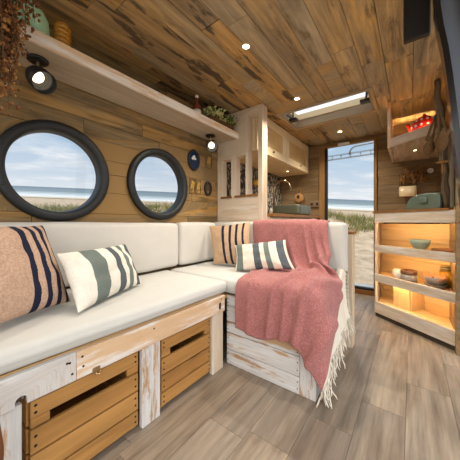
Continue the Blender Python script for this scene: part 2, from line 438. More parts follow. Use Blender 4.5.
def tag(o, label=None, cat=None, group=None, kind=None):
    if label: o['label'] = label
    if cat: o['category'] = cat
    if group: o['group'] = group
    if kind: o['kind'] = kind
    return o
def thing(name, label, cat, loc, rz=0., group=None):
    o = bpy.data.objects.new(name, None); COL.objects.link(o)
    o.location = loc; o.rotation_euler = (0, 0, rz); o.empty_display_size = .05
    ROOT[o.name] = Matrix.Translation(loc) @ Matrix.Rotation(rz, 4, 'Z')
    return tag(o, label, cat, group)
def dup(root, loc, label=None, rz=None):
    r = root.copy(); COL.objects.link(r); r.location = loc
    if rz is not None: r.rotation_euler = (0, 0, rz)
    if label: r['label'] = label
    for ch in root.children:
        c = ch.copy(); COL.objects.link(c); c.parent = r
        for g in ch.children:
            d = g.copy(); COL.objects.link(d); d.parent = c
    return r
def struct(name, mb, mats, parent=None, label=None):
    o = mb.build(name, mats, parent)
    if parent is None: o['kind'] = 'structure'
    return o
def cut(o, cutters):
    """subtract closed MB shapes from o's mesh"""
    tmp = []
    for c in cutters:
        k = c.build('cutter', M['backing']); tmp.append(k)
        bm = bmesh.new(); bm.from_mesh(k.data); bmesh.ops.recalc_face_normals(bm, faces=bm.faces); bm.to_mesh(k.data); bm.free()
        md = o.modifiers.new('b', 'BOOLEAN'); md.operation = 'DIFFERENCE'; md.solver = 'EXACT'; md.object = k
    dg = bpy.context.evaluated_depsgraph_get(); dg.update()
    me = bpy.data.meshes.new_from_object(o.evaluated_get(dg), preserve_all_data_layers=True, depsgraph=dg)
    o.modifiers.clear(); o.data = me
    for k in tmp:
        m = k.data; bpy.data.objects.remove(k); bpy.data.meshes.remove(m)
def cyl_cut(c, r, axis, L, n=64):
    mb = MB(); R = {'x': Matrix.Rotation(PI/2, 4, 'Y'), 'z': Matrix.Identity(4), 'y': Matrix.Rotation(PI/2, 4, 'X')}[axis]
    mb.lathe([(r, -L), (r, L)], n, Matrix.Translation(c) @ R, sm=False); return mb
def box_cut(lo, hi):
    mb = MB(); mb.box(lo, hi); return mb
def seg_lengths(a, b, lo, hi):
    out = [a]; x = a - random.uniform(0, lo)
    while True:
        x += random.uniform(lo, hi)
        if x >= b-.12: break
        if x > a+.12: out.append(x)
    return out+[b]

# ------------------------------------------------------------------ key measures
ZC = 1.85           # ceiling
XL = -1.50          # left wall
YR = 3.20           # rear wall
XR = .225           # right wall behind the corner cabinet
PORT = [(.472, 1.115), (1.118, 1.128)]; PR = .262

# ---- floor
mb = MB(); seams = [-1.5, -1.23, -1.04, -.856, -.70, -.528, -.36, -.19, -.022, .15, .33]
for a, b in zip(seams, seams[1:]):
    ys = seg_lengths(-.9, 3.26, .8, 1.3)
    for y0, y1 in zip(ys, ys[1:]): mb.box((a+.0006, y0+.0006, -.02), (b-.0006, y1-.0006, 0), 1)
mb.box((-1.52, -.9, -.06), (.34, 3.26, -.0215), 1, mi=1)
struct('floor', mb, [M['floor'], M['backing']])

# ---- ceiling
mb = MB(); seams = [-1.5, -1.42, -1.33, -1.246, -1.13, -1.0, -.88, -.76, -.634, -.501, -.392, -.26, -.138, .006, .13, .33]
for a, b in zip([-1.499]+seams[1:], seams[1:]):
    ys = seg_lengths(-.9, YR+.02, .5, 1.2)
    for y0, y1 in zip(ys, ys[1:]):
        dz = random.uniform(0, .005)
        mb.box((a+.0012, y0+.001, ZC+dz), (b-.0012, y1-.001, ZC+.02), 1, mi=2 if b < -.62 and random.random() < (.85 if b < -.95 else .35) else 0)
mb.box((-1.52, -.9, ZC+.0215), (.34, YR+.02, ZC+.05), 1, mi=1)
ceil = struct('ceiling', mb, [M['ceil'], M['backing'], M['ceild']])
SKY = (-.985, -.262, 2.085, 2.49)
cut(ceil, [box_cut((SKY[0], SKY[2], ZC-.1), (SKY[1], SKY[3], ZC+.2))])

# ---- left wall with porthole openings
mb = MB(); z = 0.; 
zs = [0.]
while zs[-1] < ZC-.06: zs.append(zs[-1]+random.choice((.085, .1, .115, .13)))
zs[-1] = ZC+.022
for a, b in zip(zs, zs[1:]):
    ys = seg_lengths(-.9, YR, .45, 1.1)
    for y0, y1 in zip(ys, ys[1:]): mb.box((XL-.02, y0+.0015, a+.0012 if a else -.06), (XL+random.uniform(-.004, 0), y1-.0015, b-.0012), 1)
mb.box((XL-.05, -.9, -.06), (XL-.0215, YR, ZC+.05), 1, mi=1)
wl = struct('wall_left', mb, [M['wall'], M['backing']])
cut(wl, [cyl_cut((XL, y, zz), PR-.025, 'x', .2) for y, zz in PORT])

# ---- portholes
for i, (y, zz) in enumerate(PORT):
    mb = MB(); X = Matrix.Translation((XL, y, zz)) @ Matrix.Rotation(PI/2, 4, 'Y')
    # lathe axis becomes +X (profile z = distance into the room)
    mb.lathe([(PR-.028, -.055), (PR-.028, -.045), (PR-.052, -.045), (PR-.050, .012), (PR-.046, .024), (PR-.034, .031), (PR-.012, .030), (PR-.002, .022), (PR, .002), (PR-.024, .002), (PR-.024, -.055), (PR-.028, -.055)], 72, X)
    o = struct('window_%d' % (i+1), mb, M['blacktrim'])
    o['label'] = ['round black porthole nearest the dried flowers, over the jute cushion', 'round black porthole next to the oval blue picture'][i]
    mb = MB(); mb.lathe([(0, -.040), (PR-.05, -.040), (PR-.05, -.034), (0, -.034)], 48, X, sm=False)
    mb.build('pane', M['glass'], o)
    for k in range(8):
        a = 2*PI*(k+.5)/8; mb = MB()
        mb.lathe([(.006, 0), (.006, .003), (.003, .004), (0, .004)], 10, Matrix.Translation((XL+.030, y+math.cos(a)*(PR-.02), zz+math.sin(a)*(PR-.02))) @ Matrix.Rotation(PI/2, 4, 'Y'))
        mb.build('screw', M['black'], o)

# ---- rear wall with doorway
DX0, DX1, DZ0, DZ1 = -.895, -.345, .085, 1.795
mb = MB()
def rearplanks(x0, x1, z0, z1):
    z = z0
    while z < z1-.01:
        b = min(z1, z+random.choice((.095, .105, .12)))
        if z1-b < .03: b = z1
        xs = seg_lengths(x0, x1, .3, .8)
        for a, c in zip(xs, xs[1:]): mb.box((a+.001, YR+random.uniform(0, .003), z+.0012), (c-.001, YR+.02, b-.0012), 0)
        z = b
rearplanks(-1.5, DX0-.07, 0, ZC); rearplanks(DX1+.03, .34, 0, ZC); rearplanks(DX0-.07, DX1+.03, DZ1+.03, ZC)
mb.box((-1.55, YR+.0215, -.06), (DX0-.001, YR+.05, ZC+.05), 0, mi=1); mb.box((DX1+.001, YR+.0215, -.06), (.34, YR+.05, ZC+.05), 0, mi=1)
mb.box((DX0-.001, YR+.0215, DZ1+.001), (DX1+.001, YR+.05, ZC+.05), 0, mi=1); mb.box((DX0-.001, YR+.0215, -.3), (DX1+.001, YR+.05, .0), 0, mi=1)
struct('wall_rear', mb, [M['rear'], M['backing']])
mb = MB()
mb.box((DX0-.068, YR-.012, 0), (DX0, YR+.05, DZ1+.03), 2, .003); mb.box((DX1, YR-.012, 0), (DX1+.028, YR+.05, DZ1+.03), 2, .003)
mb.box((DX0, YR-.012, DZ1), (DX1, YR+.05, DZ1+.03), 0, .003)
dr = struct('door_1', mb, M['jamb']); dr['label'] = 'open rear doorway looking onto the beach'
mb = MB(); mb.box((DX0, YR+.005, DZ0), (DX0+.028, YR+.06, DZ1), 2, .006); mb.box((DX1-.008, YR+.02, DZ0), (DX1, YR+.06, DZ1), 2, .003)
mb.build('door_seal', M['rubber'], dr)
mb = MB(); mb.box((DX0, YR-.005, .0), (DX1, YR+.05, .052), 0, .003); mb.build('door_sill', M['dark_edge'], dr)
mb = MB(); mb.box((DX0, YR+.005, .0521), (DX1, YR+.05, .078), 0, .004); mb.build('sill_seal', M['rubber'], dr)
mb = MB(); mb.box((DX0, YR+.03, .0782), (DX1, YR+.10, .094), 0, .004); mb.build('step_plate', M['steelblue'], dr)
mb = MB(); mb.box((-.73, YR-.035, DZ1-.006), (-.60, YR-.0125, DZ1+.022), 0, .004); mb.build('door_light', M['white_plast'], dr)

# ---- right wall behind the corner cabinet, edge trims
mb = MB(); z = 0
while z < ZC-.01:
    b = min(ZC, z+.12); mb.box((XR+random.uniform(0, .003), 2.10, z+.001), (XR+.02, YR, b-.001), 1); z = b
mb.box((XR+.0215, 2.10, 0), (XR+.05, YR, ZC), 1, mi=1)
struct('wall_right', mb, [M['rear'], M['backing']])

# ---- skylight
mb = MB(); x0, x1, y0, y1 = SKY
for lo, hi, al in (((x0-.03, y0-.03, ZC-.008), (x1+.03, y0, ZC+.02), 0), ((x0-.03, y1, ZC-.008), (x1+.03, y1+.03, ZC+.02), 0),
                   ((x0-.03, y0, ZC-.008), (x0, y1, ZC+.02), 1), ((x1, y0, ZC-.008), (x1+.03, y1, ZC+.02), 1)): mb.box(lo, hi, al, .002)
sk = struct('window_3', mb, M['ceil']); sk['label'] = 'rectangular skylight in the plank ceiling'
mb = MB()
for lo, hi, al in (((x0, y0, ZC-.004), (x1, y0+.012, ZC+.075), 0), ((x0, y1-.012, ZC-.004), (x1, y1, ZC+.075), 0),
                   ((x0, y0+.012, ZC-.004), (x0+.012, y1-.012, ZC+.075), 1), ((x1-.012, y0+.012, ZC-.004), (x1, y1-.012, ZC+.075), 1)): mb.box(lo, hi, al)
mb.build('shaft_lining', M['jambg'], sk)
mb = MB()
for lo, hi, al in (((x0, y0, ZC+.0752), (x1, y0+.02, ZC+.135), 0), ((x0, y1-.02, ZC+.0752), (x1, y1, ZC+.135), 0),
                   ((x0, y0+.02, ZC+.0752), (x0+.02, y1-.02, ZC+.135), 1), ((x1-.02, y0+.02, ZC+.0752), (x1, y1-.02, ZC+.135), 1)): mb.box(lo, hi, al)
mb.build('shaft_frame', M['cream_enamel'], sk)
mb = MB(); mb.box((x0-.02, y0-.02, ZC+.1352), (x1+.02, y1+.02, ZC+.143)); mb.build('pane', M['frost'], sk)
for sx, xx in ((1, x0+.012), (-1, x1-.012)):
    mb = MB(); yy = y0+.20
    mb.box((xx, yy-.03, ZC-.002), (xx+sx*.075, yy+.03, ZC+.022), 0, .005) if sx > 0 else mb.box((xx-.075, yy-.03, ZC-.002), (xx, yy+.03, ZC+.022), 0, .005)
    mb.tube([(xx+sx*.03, yy, ZC+.02), (xx+sx*.028, yy+.01, ZC+.13)], .008, 8)
    mb.tube([(xx+sx*.006, yy-.09, ZC+.035), (xx+sx*.04, yy, ZC+.01)], .006, 8)
    mb.build('stay', M['black'], sk)

# ---- leaf wallpaper behind the kitchen
mb = MB(); mb.box((XL+.0005, 1.83, .93), (XL+.006, YR-.005, 1.492)); t = struct('trim_1', mb, M['paper']); t['label'] = 'black and white leaf wallpaper behind the sink'

# ------------------------------------------------------------------ outside
NRM = Vector((.10127, -.06547, .9927)).normalized()
QT = Vector((0, 0, 1)).rotation_difference(NRM).to_matrix().to_4x4()
GO = Vector((0, 0, .85)) - NRM*1.45
GX = Matrix.Translation(GO) @ QT
def bump_h(x, y):
    r = math.hypot(x, y)
    d = math.exp(-((r-11.8)/2.6)**2)*.62*min(1, max(.25, (math.degrees(math.atan2(y, x)) % 360-78)/40+.35))
    return d*(1+.5*noise.noise((x*.3, y*.3, 0))) + .03*noise.noise((x*1.1, y*1.1, 3))*min(1, r/5)
mb = MB(); rings = [0.01, 1.2, 2.2, 3] + [3+.45*i for i in range(1, 40)] + [22, 26, 31, 37, 44, 60, 90, 200]
na = 160; P = [[(r*math.cos(2*PI*k/na), r*math.sin(2*PI*k/na), bump_h(r*math.cos(2*PI*k/na), r*math.sin(2*PI*k/na))) for k in range(na+1)] for r in rings]
mb.grid(P); o = mb.build('beach_sand', M['sand']); o.matrix_world = GX; o['kind'] = 'structure'
mb = MB(); FD = Vector((-.603, .798, 0)); SD = Vector((.798, .603, 0))
P = [[tuple(FD*c+SD*q+Vector((0, 0, .05))) for q in (-4000, -1000, -300, -100, -30, 0, 30, 100, 300, 1000, 4000)] for c in (31, 50, 80, 140, 300, 900, 4000)]
mb.grid(P); o = mb.build('sea', M['sea']); o.matrix_world = GX; o['kind'] = 'structure'
mb = MB()
rg = random.Random(3)
IQ = QT.inverted()
for c in range(4200):
    th = math.radians(rg.uniform(74, 205)); r = rg.choice((rg.uniform(8.6, 13.5), rg.gauss(10.5, 1.0)))
    if noise.noise((math.cos(th)*r*.55, math.sin(th)*r*.55, 9)) < -.22 + (0.2 if r < 9.8 else 0): continue
    a = math.degrees(th)
    if a < 100 and r < 9.6 + (100-a)*.14: continue
    bx, by = r*math.cos(th), r*math.sin(th); h = rg.uniform(.14, .40)
    mi = 0 if rg.random() < .6 else 1
    for k in range(9):
        x = bx+rg.gauss(0, .10); y = by+rg.gauss(0, .10); z0 = bump_h(x, y)-.02
        lx, ly = rg.gauss(0, .12), rg.gauss(0, .12); w = rg.uniform(.006, .014); an = rg.uniform(0, PI)
        dx, dy = w*math.cos(an), w*math.sin(an); hh = h*rg.uniform(.6, 1.1)
        mb.add([(x-dx, y-dy, z0), (x+dx, y+dy, z0), (x+lx*.4-dx*.7, y+ly*.4-dy*.7, z0+hh*.6), (x+lx*.4+dx*.7, y+ly*.4+dy*.7, z0+hh*.6), (x+lx, y+ly, z0+hh)],
               [(0, 1, 3, 2), (2, 3, 4)], mi=mi)
o = mb.build('dune_grass', [M['grassA'], M['grassB']]); o.matrix_world = GX
tag(o, 'tufts of yellow green grass on the dunes outside the portholes and door', 'grass', kind='stuff')
# rail of the open tailgate seen through the top of the doorway
ar = thing('awning_rail', 'pale blue twin rail with bent steel tube outside the rear doorway', 'rail', (-.65, 3.5, 1.70))
mb = MB(); mb.box((-1.05, 3.49, 1.70), (-.28, 3.515, 1.715), 0); mb.box((-1.05, 3.49, 1.752), (-.28, 3.515, 1.767), 0)
for q in range(7): mb.box((-1.0+q*.115, 3.495, 1.715), (-.985+q*.115, 3.51, 1.752), 0)
mb.build('rail', M['steelblue'], ar)
mb = MB(); mb.tube([(-.655, 3.48, 1.735), (-.650, 3.48, 1.78), (-.63, 3.48, 1.815), (-.59, 3.48, 1.835), (-.40, 3.48, 1.842), (-.25, 3.48, 1.843)], .011, 10); mb.build('bent_tube', M['steel'], ar)

# ------------------------------------------------------------------ bench along the left wall
XB = -.87
bn = thing('bench', 'long bench base under the portholes with white painted front board', 'bench', (-1.18, .3, 0))
mb = MB(); mb.box((XB-.022, -.5, .335), (XB, .325, .426), 1, .002)
b1 = mb.build('front_board', M['chippy'], bn)
arch = MB(); pts = [(.172, .30), (.200, .30), (.200, .350)]+[(.186+.014*math.cos(a), .350+.014*math.sin(a)) for a in [PI*i/8 for i in range(1, 8)]]+[(.172, .350)]
arch.add([(XB-.1, y, z) for y, z in pts]+[(XB+.1, y, z) for y, z in pts],
         [tuple(range(len(pts))), tuple(reversed(range(len(pts), 2*len(pts))))]+[(i, i+len(pts), (i+1) % len(pts)+len(pts), (i+1) % len(pts)) for i in range(len(pts))])
cut(b1, [arch])
mb = MB(); mb.box((XB-.022, .3258, .335), (XB, 1.103, .426), 1, .002); mb.build('front_board', M['orangey'], bn)['label'] = 'bare peach front board with white patches'
for y, z in ((.298, .402), (.312, .362), (.342, .405), (.345, .372), (.305, .40), (1.07, .41), (.62, .40)):
    mb = MB(); mb.lathe([(.004, 0), (.003, .001), (0, .001)], 8, Matrix.Translation((XB+.0005, y, z)) @ Matrix.Rotation(PI/2, 4, 'Y')); mb.build('nail_head', M['backing'], bn)
mb = MB(); mb.box((XB-.035, -.5, 0), (XB-.012, .190, .3345), 2, .002); mb.build('post', M['chippy'], bn)
mb = MB(); mb.box((XB-.035, .572, 0), (XB-.012, .615, .3345), 2, .002); mb.box((XB-.035, .6158, 0), (XB-.012, .660, .3345), 2, .002); mb.build('post', M['chippy'], bn)
mb = MB(); mb.box((XB-.035, 1.008, 0), (XB-.012, 1.10, .3345), 2, .002); mb.build('post', M['wash'], bn)
mb = MB(); mb.box((-1.47, -.5, .412), (XB-.024, 1.10, .4295), 1); mb.box((-1.47, 1.1005, .392), (-.8955, 1.76, .4085), 1); mb.build('seat_board', M['pine'], bn)
mb = MB(); mb.box((-1.47, -.5, 0), (-1.44, 1.10, .388), 1); mb.build('back_board', M['pine'], bn)
for y in (.352, 1.047):
    mb = MB()
    if y < .5:
        mb.box((XB+.0005, y+.020, .328), (XB+.005, y+.046, .352), 1, .002); mb.tube([(XB+.008, y+.028, .337), (XB+.013, y+.032, .330), (XB+.012, y+.040, .329), (XB+.008, y+.042, .337)], .003, 6)
        mb.build('latch', M['brass'], bn)
    else:
        mb.box((XB+.0005, y, .356), (XB+.005, y+.016, .392), 2, .003); mb.build('latch', M['black'], bn)
mb = MB(); mb.box((XB-.075, .168, .325), (XB-.045, .205, .375), 2, .004); mb.tube([(XB-.03, .183, .372), (XB-.02, .186, .358), (XB-.03, .188, .340)], .005, 8); mb.build('catch', M['steel'], bn)

def crate(y0, y1, label):
    c = thing('wooden_crate', label, 'crate', (-1.10, (y0+y1)/2, .004), 0, 'slatted crates under the bench')
    xf = XB-.02; xb = -1.40; slot = (y0+.052, y1-.05)
    zs = [(.026, .082), (.089, .159), (.166, .236)]
    for a, b in zs:
        mb = MB(); mb.box((xf-.014, y0+.004, a), (xf, y1-.004, b), 1, .0015); o = mb.build('slat', M['crate'], c)
    mb = MB(); mb.box((xf-.014, y0+.004, .270), (xf, y1-.004, .322), 1, .0015)
    mb.box((xf-.014, y0+.004, .243), (xf, slot[0], .269), 1, .0015); mb.box((xf-.014, slot[1], .243), (xf, y1-.004, .269), 1, .0015)
    mb.build('slat', M['crate'], c)['label'] = 'top slat with the hand slot'
    for yy in (y0, y1):
        mb = MB()
        for a, b in zs+[(.246, .322)]:
            mb.box((xb, yy-.003, a), (xf-.016, yy+.003, b), 0)
        mb.build('side_panel', M['crate'], c)
    for yy in (y0+.006, y1-.028):
        mb = MB(); mb.box((xf-.036, yy, .01), (xf-.016, yy+.022, .32), 2); mb.build('corner_post', M['crate'], c)
    mb = MB(); mb.box((xb, y0+.004, .01), (xf-.04, y1-.004, .022), 1); mb.box((xb, y0+.004, .024), (xb+.012, y1-.004, .32), 1); mb.build('base', M['crate'], c)
    for a, b in zs+[(.270, .322)]:
        for yy in (y0+.016, y1-.016):
            for f in (.3, .7):
                mb = MB(); mb.lathe([(.0045, 0), (.003, .0012), (0, .0012)], 8, Matrix.Translation((xf, yy, a+(b-a)*f)) @ Matrix.Rotation(PI/2, 4, 'Y')); mb.build('nail', M['backing'], c)
crate(.207, .562, 'slatted pine crate with dark hand slot, nearest the camera')
crate(.670, 1.003, 'slatted pine crate with dark hand slot, beside the pink throw end of bench')

mb = MB(); mb.tube([(-.80, .118, .0), (-.80, .122, .30), (-.80, .112, .42)], [.016, .016, .012], 12); o = mb.build('walking_stick', M['leather'], None, (-.80, .118, 0))
tag(o, 'thin reddish brown stick in the bottom left corner before the bench', 'stick')

# ---- end bench (short leg of the L)
eb = thing('end_bench', 'short bench base across the van clad in chipped white planks', 'bench', (-.63, 1.45, 0))
zs = [(.0, .085), (.088, .185), (.188, .250), (.253, .345), (.348, .408)]
for a, b in zs:
    mb = MB(); mb.box((-.893, 1.150, a+.001), (-.442, 1.170, b), 0, .0015); mb.build('front_plank', M['chippy'], eb)
for a, b in zs:
    mb = MB(); mb.box((-.384, 1.192, a+.001), (-.364, 1.76, b), 1, .0015); mb.build('side_plank', M['chippy'], eb)
mb = MB(); mb.box((-.4405, 1.148, 0), (-.362, 1.190, .408), 2, .003); mb.build('corner_post', M['chippy'], eb)
mb = MB(); mb.box((-.89, 1.172, .39), (-.386, 1.76, .407), 0); mb.box((-.89, 1.73, 0), (-.386, 1.76, .389), 0); mb.build('seat_board', M['pine'], eb)
for a, b in zs:
    for f in (.3, .7):
        for x in (-.885, -.452):
            mb = MB(); mb.lathe([(.0035, 0), (.002, .001), (0, .001)], 8, Matrix.Translation((x, 1.1498, a+(b-a)*f)) @ Matrix.Rotation(PI/2, 4, 'X')); mb.build('nail', M['backing'], eb)

# ---- cushions
def cushion(name, lo, hi, label, r=.03, puff=.006, mat='cushion', seed=0):
    mb = MB(); mb.rbox(lo, hi, r, 14, puff=puff, wob=.004, seed=seed)
    o = mb.build(name, M[mat], None, ((lo[0]+hi[0])/2, (lo[1]+hi[1])/2, lo[2]))
    return tag(o, label, 'cushion')
cushion('seat_cushion', (-1.44, -.5, .4335), (-.872, 1.136, .504), 'long off white seat cushion on the bench below the portholes', mat='cushion_seat', seed=1, r=.028)
cushion('seat_cushion', (-1.44, 1.150, .415), (-.362, 1.636, .504), 'off white seat cushion on the end bench beneath the pink throw', mat='cushion_seat', seed=2, r=.028)
cushion('back_cushion', (-1.485, -.5, .520), (-1.385, 1.212, .842), 'long off white back cushion beneath both portholes, behind the jute pillow', seed=3)
cushion('back_cushion', (-1.485, 1.224, .520), (-1.385, 1.640, .845), 'short off white back cushion in the corner under the oval pictures', seed=4)
cushion('back_cushion', (-1.48, 1.652, .518), (-.338, 1.768, .848), 'off white back cushion of the end bench with pink throw over it', r=.035, seed=5)

# ---- pillows
def pillow(name, quad, T, mat, label, wr=.010, seed=0, pinch=.07, exp=.5):
    BL, BR, TR, TL = [Vector(p) for p in quad]
    nrm = (BR-BL).cross(TL-BL).normalized(); n = 36
    def P(u, v, sgn):
        uu = u*(1-pinch*(1-v*v)); vv = v*(1-pinch*(1-u*u))
        a, b = (uu+1)/2, (vv+1)/2
        p = BL*(1-a)*(1-b)+BR*a*(1-b)+TR*a*b+TL*(1-a)*b
        h = T/2*(max(0, (1-u*u))**exp)*(max(0, (1-v*v))**exp)
        w = noise.noise((u*2.2+seed, v*2.2, seed))*wr + noise.noise((u*6+seed, v*4, seed+3))*wr*.5
        edge = min(1, 4*(1-max(abs(u), abs(v))))
        return p+nrm*sgn*(h+w*edge)+nrm*.3*wr*noise.noise((u*3, v*3, seed+8))
    mb = MB()
    for sgn in (1, -1):
        G_ = [[P(math.sin(PI/2*(2*i/n-1)), math.sin(PI/2*(2*j/n-1)), sgn) for j in range(n+1)] for i in range(n+1)]
        W = [[((math.sin(PI/2*(2*i/n-1))+1)/2, (math.sin(PI/2*(2*j/n-1))+1)/2, 0) for j in range(n+1)] for i in range(n+1)]
        mb.grid(G_ if sgn < 0 else G_[::1], W)
    c = (BL+BR)/2
    o = mb.build(name, M[mat], None, c)
    bm = bmesh.new(); bm.from_mesh(o.data); bmesh.ops.remove_doubles(bm, verts=bm.verts, dist=.0005); bmesh.ops.recalc_face_normals(bm, faces=bm.faces); bm.to_mesh(o.data); bm.free()
    return tag(o, label, 'pillow')
pillow('striped_pillow', [(-.93, .05, .535), (-1.115, .395, .525), (-1.315, .355, .835), (-1.14, .02, .84)], .15, 'p_jute', 'large jute pillow with navy stripes, under the nearest porthole', seed=1)
pillow('striped_pillow', [(-.965, .365, .520), (-1.16, .745, .520), (-1.30, .735, .725), (-1.115, .345, .725)], .12, 'p_sage', 'cream pillow with grey green stripes leaning beside the jute pillow', seed=2)
pillow('striped_pillow', [(-1.245, 1.435, .520), (-.93, 1.50, .520), (-1.01, 1.60, .853), (-1.35, 1.50, .817)], .11, 'p_beige', 'square beige pillow with navy stripes in the corner of the bench', seed=3)
pillow('striped_pillow', [(-.965, 1.335, .518), (-.585, 1.45, .553), (-.695, 1.555, .728), (-1.036, 1.43, .68)], .11, 'p_sage2', 'cream pillow with grey green stripes in front of the pink throw', seed=4)

# ---- throws
def cr(p0, p1, p2, p3, t):
    return .5*((2*p1)+(-p0+p2)*t+(2*p0-5*p1+4*p2-p3)*t*t+(-p0+3*p1-3*p2+p3)*t*t*t)
def smooth_grid(C, nu, nv):
    C = [[Vector(p) for p in r] for r in C]
    def interp(L, n):
        m = len(L)-1; out = []
        for i in range(n+1):
            x = i/n*m; k = min(int(x), m-1); t = x-k
            out.append(cr(L[max(k-1, 0)], L[k], L[k+1], L[min(k+2, m)], t))
        return out
    rows = [interp(r, nv) for r in C]
    cols = [interp([rows[i][j] for i in range(len(rows))], nu) for j in range(nv+1)]
    return [[cols[j][i] for j in range(nv+1)] for i in range(nu+1)]
def sheet(name, C, folds, nu, nv, thick, mats, parent=None, loc=None, wr=.004, seed=0):
    Gd = smooth_grid(C, nu, nv); out = []
    for i in range(nu+1):
        row = []
        for j in range(nv+1):
            s, t = i/nu, j/nv
            a = Gd[min(i+1, nu)][j]-Gd[max(i-1, 0)][j]; b = Gd[i][min(j+1, nv)]-Gd[i][max(j-1, 0)]
            nn = a.cross(b)
            if nn.length > 1e-9: nn.normalize()
            d = 0.
            for (s0, t0, s1, t1, w, h) in folds:
                dx, dy = s1-s0, t1-t0; L2 = dx*dx+dy*dy; k = max(0, min(1, ((s-s0)*dx+(t-t0)*dy)/L2))
                q = math.hypot(s-s0-k*dx, t-t0-k*dy); d += min(1, max(.12, (s-.16)/.2))*h*math.exp(-(q/w)**2)*min(1, 6*min(k+.15, 1.15-k))
            d += wr*noise.noise((s*7+seed, t*5, seed))+wr*.5*noise.noise((s*16, t*12+seed, seed))
            row.append(Gd[i][j]+nn*max(d, -.004))
        out.append(row)
    mb = MB(); mb.grid(out)
    o = mb.build(name, mats, parent, loc)
    md = o.modifiers.new('thick', 'SOLIDIFY'); md.thickness = thick; md.offset = 0
    return o, out
# cream throw: lies over the end of the seat and hangs down its open side
cr_th = thing('fringed_throw', 'cream fringed throw beneath the pink throw, hanging over the bench end', 'throw', (-.345, 1.45, .02))
Cc = []
for k, (y, top, hem) in enumerate(((1.125, .518, .075), (1.19, .520, .10), (1.32, .520, .15), (1.46, .522, .19), (1.60, .530, .22), (1.70, .60, .235))):
    yo = y
    if k == 0: yo = 1.165
    Cc.append([(-.385, yo, top-.016), (-.372, yo, top-.015), (-.358, yo, top-.018), (-.348, yo-.005, top-.04), (-.344, y+.012 if k == 0 else y, .40), (-.336, y+.004, .30), (-.326+.008*(k % 2), y+.008, hem)])
o, og = sheet('cloth', Cc, [(.0, .8, .05, 1, .05, .01), (.3, .55, .35, 1, .05, .012), (.62, .5, .66, 1, .05, .012), (.85, .5, .9, 1, .05, .01)], 60, 40, .004, M['cream'], cr_th, seed=5)
mb = MB(); rg = random.Random(5)
hemline = [row[-1] for row in og]
def tassel(p, L, sp=.01):
    pts = [p]; x = p.copy(); dx, dy = rg.uniform(-.02, .02), rg.uniform(-.02, .02)
    for q in range(5):
        x = x+Vector((dx*.3+rg.uniform(-.004, .004), dy*.5+rg.uniform(-.006, .006), -L/5)); x.z = max(x.z, .006); pts.append(x.copy())
    mb.tube(pts, [.0022, .0020, .0020, .0026, .0034, .002], 6)
for i in range(len(hemline)-1):
    for q in range(2): tassel(hemline[i].lerp(hemline[i+1], rg.random())+Vector((rg.uniform(-.002, .006), 0, .006)), rg.uniform(.06, .11))
for row in (og[-1],):
    for q in range(26):
        p = row[int(10+q)]; pts = [p, p+Vector((.008, .02+rg.uniform(0, .02), -.02)), p+Vector((.012, .03+rg.uniform(0, .02), -.05-rg.uniform(0, .04)))]; mb.tube(pts, .0027, 6)
fr = mb.build('fringe', M['cream'], cr_th); fr['kind'] = 'stuff'
# pink throw
Zs = .530
Cp = [
 [(-1.02,1.775,.846), (-.90,1.775,.850), (-.79,1.775,.852), (-.68,1.775,.852), (-.58,1.775,.850), (-.50,1.775,.846), (-.455,1.775,.842)],
 [(-1.02,1.715,.862), (-.90,1.715,.866), (-.79,1.715,.866), (-.68,1.715,.866), (-.58,1.715,.864), (-.50,1.715,.862), (-.45,1.715,.858)],
 [(-1.01,1.645,.842), (-.90,1.643,.845), (-.79,1.640,.845), (-.68,1.640,.845), (-.58,1.640,.845), (-.50,1.638,.842), (-.44,1.640,.838)],
 [(-.995,1.632,.72), (-.89,1.632,.72), (-.78,1.630,.72), (-.67,1.626,.71), (-.57,1.618,.71), (-.49,1.612,.71), (-.425,1.616,.715)],
 [(-.985,1.626,.61), (-.88,1.626,.61), (-.77,1.618,.60), (-.655,1.604,.60), (-.56,1.592,.61), (-.475,1.582,.62), (-.40,1.58,.63)],
 [(-.97,1.59,.530), (-.86,1.58,.530), (-.75,1.56,.532), (-.64,1.54,.535), (-.54,1.53,.545), (-.46,1.52,.56), (-.395,1.52,.56)],
 [(-.90,1.46,Zs-.002), (-.81,1.46,Zs), (-.70,1.45,Zs), (-.59,1.44,Zs+.002), (-.49,1.43,Zs+.004), (-.362,1.43,Zs), (-.312,1.46,.45)],
 [(-.83,1.30,Zs-.002), (-.75,1.30,Zs), (-.66,1.30,Zs), (-.56,1.30,Zs), (-.46,1.30,Zs), (-.348,1.31,Zs-.004), (-.302,1.35,.41)],
 [(-.805,1.19,Zs-.003), (-.73,1.19,Zs-.002), (-.64,1.19,Zs), (-.54,1.19,Zs), (-.44,1.19,Zs), (-.338,1.21,.510), (-.298,1.25,.335)],
 [(-.803,1.128,.500), (-.725,1.127,.502), (-.635,1.126,.504), (-.535,1.125,.505), (-.435,1.124,.500), (-.332,1.132,.46), (-.296,1.175,.265)],
 [(-.803,1.116,.40), (-.725,1.114,.40), (-.635,1.110,.40), (-.535,1.108,.39), (-.435,1.108,.37), (-.345,1.106,.33), (-.306,1.125,.17)],
 [(-.808,1.122,.246), (-.73,1.116,.240), (-.64,1.110,.232), (-.54,1.104,.262), (-.445,1.100,.258), (-.385,1.098,.19), (-.320,1.104,.095)],
]
FO = [(.10, .72, .46, .93, .034, 0.046), (.12, .60, .50, .80, .028, 0.038), (.12, .86, .40, .98, .028, 0.041), (.25, .45, .50, .60, .035, 0.030), (.14, .30, .40, .34, .04, 0.016),
     (.42, .88, .62, .55, .030, 0.032), (.45, .97, .70, .78, .030, 0.030), (.50, .55, .98, .42, .020, 0.030), (.62, .75, .98, .66, .028, 0.027), (.80, .2, 1.0, .2, .05, 0.014), (.75, .95, 1.0, .83, .028, 0.027), (.44, .3, .7, .1, .03, 0.014), (.7, .58, 1., .54, .02, 0.016)]
